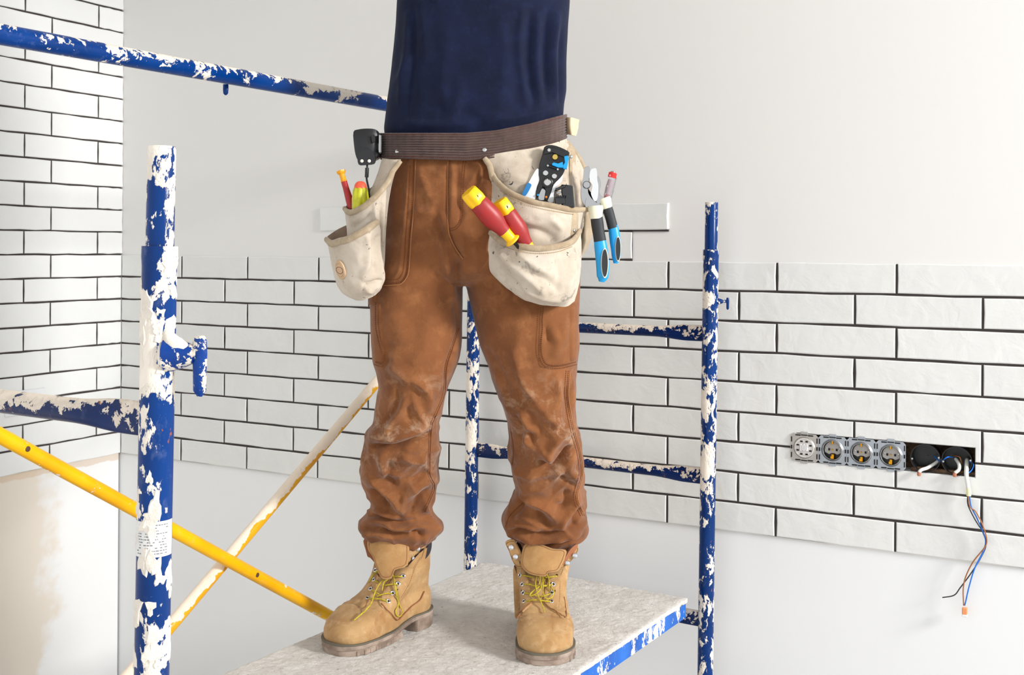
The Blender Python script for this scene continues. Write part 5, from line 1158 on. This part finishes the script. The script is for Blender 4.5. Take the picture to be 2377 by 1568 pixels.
# mains tester
t = thing('voltage_tester', P(1404, 480, 2.43), 'clear screwdriver tester with red top beside the pliers', 'voltage tester')
M_CLR = mat('clear_plastic', (240, 236, 244), .08, trans=.85)
a0, a1 = P(1424, 398, 2.432), P(1404, 472, 2.432); f = lambda k: a0 + (a1 - a0) * k
mb = MB(); mb.lathe(f(0), f(.04), [(0, .003), (.4, .005), (1, .0055)], 20); obj('contact_cap', mb, M_STEEL, t)
mb = MB(); mb.lathe(f(.03), f(.20), [(0, .006), (.15, .0092), (.9, .0092), (1, .0088)], 24, poly=(6, .04)); obj('end_cap', mb, mat('red_translucent_cap', (214, 40, 34), .25), t)
mb = MB(); mb.lathe(f(.20), f(1), [(0, .0088), (.85, .0086), (1, .007)], 24, poly=(6, .03)); obj('barrel', mb, M_CLR, t)
mb = MB(); mb.lathe(f(.26), f(.72), [(0, .0045), (.5, .005), (1, .0045)], 16); obj('spring', mb, mat('pink_grey_core', (196, 170, 172), .5), t)
mb = MB(); mb.lathe(f(.72), f(.98), [(0, .0045), (1, .003)], 14); obj('lamp', mb, mat('red_lamp_core', (190, 60, 56), .5), t)
mb = MB(); mb.tube([f(.2) + np.array([.0105, -.002, 0]), f(.8) + np.array([.0110, -.002, 0]), f(.9) + np.array([.008, -.002, 0])], .0013, 8, smooth=4); obj('pocket_clip', mb, M_STEEL, t)
mb = MB(); mb.lathe(f(1), f(1.9), [(0, .003), (1, .0025)], 12); obj('shaft', mb, M_SHAFT, t)

# ================================================================= SOCKETS ON THE BACK WALL
M_ZINC = mat('zinc_plated_steel', (176, 182, 188), .38, .85, var=.08, vscale=60)
M_INS = mat('grey_socket_insert', (176, 172, 168), .5); M_BRS = mat('brass_contact', (226, 164, 40), .35, 1.0)
M_DARK = mat('dark_box_plastic', (26, 25, 26), .35, var=.2, vscale=30)
zc0 = -.5055
def ringw(fr, t, z, r, n_, k=28, sc=1.0): return [fr(t + r * math.cos(a), z + r * sc * math.sin(a), n_) for a in np.linspace(0, 2 * math.pi, k, endpoint=False)]
def frame_plate(t0, par, hole_r, w_=.0355, m_=M_ZINC):
    # square steel plate with a round opening, built as a ring between square outline and circle
    k = 32; an = np.linspace(0, 2 * math.pi, k, endpoint=False) + math.pi / k
    sq = []
    for a in an:
        c_, s_ = math.cos(a), math.sin(a); q = w_ / max(abs(c_), abs(s_)); sq.append((q * c_, q * s_))
    def rr(pts, n_): return [WB(t0 + x, zc0 + z, n_) for x, z in pts]
    ci = [(hole_r * math.cos(a), hole_r * math.sin(a)) for a in an]; ci2 = [(hole_r * 1.08 * math.cos(a), hole_r * 1.08 * math.sin(a)) for a in an]
    mb = MB(); mb.rings([rr(sq, .0005), rr(sq, .0022), rr(ci2, .0022), rr(ci, .0042), rr(ci, -.002)], caps=False); obj('mounting_plate', mb, m_, par, angle=30)
    mb = MB()
    for sx, sz in ((1, 1), (-1, 1), (1, -1), (-1, -1)):
        mb.box(WB(t0 + sx * .0325, zc0 + sz * .020, .003), ex * .0012, ey * .0010, ez * .0065, 0); mb.box(WB(t0 + sx * .016, zc0 + sz * .0318, .003), ex * .0065, ey * .0010, ez * .0014, 0)
    mb.box(WB(t0 - .0325, zc0, .003), ex * .0016, ey * .0010, ez * .0045, 0); mb.box(WB(t0 + .0325, zc0, .003), ex * .0016, ey * .0010, ez * .0045, 0)
    mb.box(WB(t0, zc0 + .0325, .003), ex * .008, ey * .0010, ez * .0012, 0); mb.box(WB(t0, zc0 - .0325, .003), ex * .008, ey * .0010, ez * .0012, 0)
    obj('plate_slot', mb, M_HOLE, par, kind='stuff')
    for sx, sz in ((0, 1), (0, -1)):
        mb = MB(); mb.box(WB(t0, zc0 + sz * .0375, .0014), ex * .009, ey * .0008, ez * .003, .0004); obj('fixing_lug', mb, m_, par)
def socket(t0, label):
    t = thing('wall_socket', WB(t0, zc0, 0), label, 'socket', 'socket inserts without covers')
    frame_plate(t0, t, .0262)
    mb = MB(); mb.rings([ringw(WB, t0, zc0, .0262, .0030), ringw(WB, t0, zc0, .0240, .0050), ringw(WB, t0, zc0, .0232, .0044), ringw(WB, t0, zc0, .0225, -.012)], caps=False); obj('socket_ring', mb, M_STEEL, t)
    mb = MB(); mb.rings([ringw(WB, t0, zc0 + .0, .0228, -.014), ringw(WB, t0, zc0, .0226, -.0125)]); obj('cup_floor', mb, M_DARK, t)
    mb = MB(); o_ = [(.0215 * math.cos(a), .0215 * math.sin(a)) for a in np.linspace(-.35, math.pi + .35, 22)] + [(-.010, -.012), (-.004, -.009), (.004, -.009), (.010, -.012)]
    mb.rings([[WB(t0 + x, zc0 + z, -.012) for x, z in o_], [WB(t0 + x, zc0 + z, -.006) for x, z in o_], [WB(t0 + x * .94, zc0 + z * .94, -.005) for x, z in o_]]); ins = obj('insert', mb, M_INS, t)
    for s in (-1, 1):
        mb = MB(); mb.box(WB(t0 + s * .0095, zc0 + .0005, -.0045), ex * .0022, ey * .001, ez * .0028, 0); obj('pin_opening', mb, M_HOLE, ins)
        mb = MB(); mb.disc(WB(t0 + s * .0165, zc0 + .003, -.0052), -ey, .0030, .0012, 12); obj('screw', mb, M_STEEL, ins)
    for (dz, h_, w_) in ((.0190, .0045, .0020), (.0005, .0016, .0016), (-.0165, .0060, .0032)):
        mb = MB(); mb.box(WB(t0 - (.0008 if dz > 0 else 0), zc0 + dz, -.002), ex * w_, ey * .003, ez * h_, .0006); obj('earth_contact', mb, M_BRS, t)
    mb = MB(); mb.box(WB(t0 - .0028, zc0 - .0185, -.000), ex * .0022, ey * .003, ez * .0035, .0006); obj('earth_contact', mb, M_BRS, t)
t0s = [2.4605, 2.5318, 2.6030, 2.6742]
for t0, l in zip(t0s[1:], ('uncovered steel-plated socket next to the switch plate', 'middle one of the three uncovered sockets', 'uncovered socket nearest the open wall box')): socket(t0, l)
sw = thing('wall_switch', WB(t0s[0], zc0, 0), 'square switch mechanism without its cover, leftmost of the row', 'switch')
frame_plate(t0s[0], sw, .0258, m_=mat('warm_zinc', (186, 182, 176), .4, .8))
mb = MB(); mb.rings([ringw(WB, t0s[0], zc0, .0258, -.004), ringw(WB, t0s[0], zc0, .0256, .0035), ringw(WB, t0s[0], zc0, .0235, .0045), ringw(WB, t0s[0], zc0, .0225, .003)]); obj('clear_cover', mb, mat('pale_switch_plastic', (214, 210, 206), .2), sw)
for k in range(-2, 3):
    mb = MB(); mb.box(WB(t0s[0] + k * .0038, zc0 + .001, .0055), ex * .0012, ey * .002, ez * (.0085 if k % 2 == 0 else .0065), .0004); obj('terminal_rib', mb, mat('white_switch_plastic', (236, 236, 236), .3), sw)
for a in np.linspace(0, 2 * math.pi, 8, endpoint=False) + .39:
    mb = MB(); mb.box(WB(t0s[0] + .0175 * math.cos(a), zc0 + .0175 * math.sin(a), .0042), ex * .003, ey * .001, ez * .0018, 0); obj('slot', mb, M_HOLE, sw)
for i, (t0, l) in enumerate(((2.7550, 'open black flush box nearest the sockets'), (2.8270, 'open black flush box at the right end of the row, cables hanging out'))):
    bx = thing('flush_box', WB(t0, zc0, -.04), l, 'wall box')
    mb = MB(); mb.rings([ringw(WB, t0, zc0, .0350, -.0002), ringw(WB, t0, zc0, .0335, -.0002), ringw(WB, t0, zc0, .0325, -.045), ringw(WB, t0, zc0, .001, -.046)], caps=False); obj('box', mb, M_DARK, bx)
    for s in (-1, 1):
        mb = MB(); mb.disc(WB(t0 + s * .0310, zc0 + .004 * s, -.004), -ey, .0030, .002, 12); obj('screw_post', mb, M_STEEL, bx)
# mortar bed behind the boxes
mb = MB(); q = [(HX0 - .004, -.0555 - .49), (HX1 + .004, -.0555 - .49), (HX1 + .004, -.466), (HX0 - .004, -.466)]
mb.rings([[WB(x, z, -.060) for x, z in q], [WB(x, z, -.050) for x, z in q]]); obj('rough_mortar', mb, mat('brown_mortar', (120, 92, 66), .9, col2=(60, 48, 38), vscale=60, bump=.8, bscale=80, bdist=.003), wall_back) if 0 else None
me_ = MB(); me_.box(((HX0 + HX1) / 2, .062, (HZ0 + HZ1) / 2), ((HX1 - HX0) / 2 + .006, 0, 0), (0, .006, 0), (0, 0, (HZ1 - HZ0) / 2 + .006)); local_obj('rough_mortar', me_, mat('brown_mortar', (128, 98, 70), .9, col2=(52, 42, 34), vscale=60, bump=.8, bscale=80, bdist=.003), wall_back)
def bezel():
    mb = MB()
    for (a, b, z0, z1) in ((2.7195, HX1, HZ0, HZ0 + .010), ):
        mb.box(((a + b) / 2, .020, (z0 + z1) / 2), ((b - a) / 2, 0, 0), (0, .010, 0), (0, 0, (z1 - z0) / 2), .002)
    local_obj('rough_mortar', mb, MATS['brown_mortar'], wall_back)
bezel()
# cables
M_WBLUE = mat('blue_insulation', (16, 110, 214), .4); M_WBRN = mat('brown_insulation', (156, 96, 50), .45); M_WBLK = mat('black_insulation', (44, 40, 42), .45); M_WSH = mat('white_cable_sheath', (228, 228, 222), .45)
def sk(pts): return [(1800 + x / 3.135, 960 + y / 3.135) for x, y in pts]
def wallhit(x, y, n_):      # point at distance n_ in front of the back wall on the ray of a pixel
    d = P(x, y, 1) - CAM; nrm = -ey; k = ((CORN + nrm * n_ - CAM) @ nrm) / (d @ nrm); return CAM + d * k
def wire(name, pts, r, mt, par, label=None):
    mb = MB(); mb.tube([wallhit(x, y, n_) for (x, y), n_ in pts], r, 10, smooth=6); return obj(name, mb, mt, par, label=label, angle=180)
cb = thing('electric_cable', wallhit(2250, 1100, .01), 'white-sheathed cable with long blue, brown and black cores hanging from the box', 'cable')
wire('sheath', list(zip(sk([(1395, 335), (1390, 420), (1392, 470), (1403, 540), (1407, 600)]), (-.03, .004, .012, .014, .014))), .0052, M_WSH, cb)
wire('sheath_end', list(zip(sk([(1404, 545), (1406, 570), (1407, 602)]), (.014, .014, .014))), .0056, mat('yellowed_sheath', (232, 228, 180), .5), cb)
wire('core', list(zip(sk([(1412, 600), (1425, 680), (1465, 760), (1505, 850), (1530, 930), (1510, 1010), (1450, 1130), (1410, 1260), (1385, 1370), (1376, 1400)]), (.014,) * 10)), .0016, M_WBLUE, cb, 'blue core')
wire('core', list(zip(sk([(1402, 600), (1415, 680), (1460, 720), (1510, 820), (1538, 920), (1520, 980), (1440, 1080), (1385, 1190), (1367, 1280), (1370, 1400)]), (.016,) * 10)), .0015, M_WBRN, cb, 'brown core')
wire('core', list(zip(sk([(1398, 600), (1402, 670), (1450, 770), (1510, 870), (1532, 960), (1490, 1060), (1420, 1170), (1345, 1270), (1300, 1325), (1215, 1342)]), (.012,) * 10)), .0014, M_WBLK, cb, 'black core')
mb = MB(); cx_, cy_ = sk([(1378, 1440)])[0]; c0 = wallhit(cx_, cy_, .015); mb.box(c0, ex * .0062, ey * .005, ez * .0085, .0018); obj('terminal', mb, mat('orange_clear_terminal', (236, 150, 100), .25), cb)
mb = MB(); mb.box(c0 - ez * .0105, ex * .0062, ey * .0055, ez * .003, .0012); obj('terminal_cap', mb, M_WHT, cb)
for (lbl, pts, ns) in (('short capped white cable end in the left open box', [(1200, 330), (1170, 360), (1110, 395), (1062, 412), (1045, 430)], (-.03, -.02, -.004, .006, .008)), ('short white cable end in the right open box', [(1310, 330), (1335, 370), (1335, 410), (1305, 435)], (-.03, -.01, .004, .008))):
    c2 = thing('electric_cable', wallhit(*sk(pts)[-1], .0), lbl, 'cable', None)
    wire('sheath', list(zip(sk(pts), ns)), .0042, M_WSH, c2); q = sk([pts[-1]])[0]; mb = MB(); p_ = wallhit(q[0], q[1], ns[-1]); mb.lathe(p_, p_ + np.array([-.001, -.002, -.009]), [(0, .0046), (.7, .0046), (1, .003)], 12); obj('terminal', mb, mat('orange_brown_tip', (176, 110, 80), .4), c2)
for (pts, ns, m_) in (([(1150, 310), (1200, 350), (1250, 320), (1300, 320)], (-.03, -.012, -.006, -.03), M_WBLUE), ([(1290, 310), (1340, 320), (1355, 370)], (-.03, -.008, -.02), M_WBRN), ([(1400, 350), (1440, 370), (1430, 410), (1400, 440)], (-.03, -.006, -.002, .006), M_WBLUE)):
    wire('core', list(zip(sk(pts), ns)), .0014, m_, cb)
# cover plate on the left wall
def WLp(s, z, n): return WL(s, z, n)
sp_ = thing('socket_plate', WL(.42, -.45, 0), 'white double socket plate low on the tiled side wall', 'socket')
def lwhit(x, y): d = P(x, y, 1) - CAM; k = ((CORN - CAM) @ ly) / (d @ ly); return CAM + d * k
pa = lwhit(102, 900); s1_ = (pa - CORN) @ lx; zt_ = pa[2] - H
mb = MB(); mb.box(WL(s1_ + .076, zt_ - .040, .004), lx * .076, ly * .004, ez * .040, .003); obj('cover', mb, M_WHT, sp_)
for k in (0, 1):
    t0 = s1_ + .038 + .073 * k; mb = MB()
    rg = lambda r, n_: [WL(t0 + r * math.cos(a), zt_ - .040 + r * math.sin(a), n_) for a in np.linspace(0, 2 * math.pi, 28, endpoint=False)]
    mb.rings([rg(.024, .0078), rg(.023, .0090), rg(.021, .0090), rg(.020, .0082)], caps=False); obj('rim', mb, M_WHT, sp_)
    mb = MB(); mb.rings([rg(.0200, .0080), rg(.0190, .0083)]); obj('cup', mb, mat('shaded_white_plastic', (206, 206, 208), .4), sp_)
    for s in (-1, 1):
        mb = MB(); mb.disc(WL(t0 + s * .0095, zt_ - .040, .0082), ly, .0024, .0006, 10); obj('pin_opening', mb, M_HOLE, sp_)
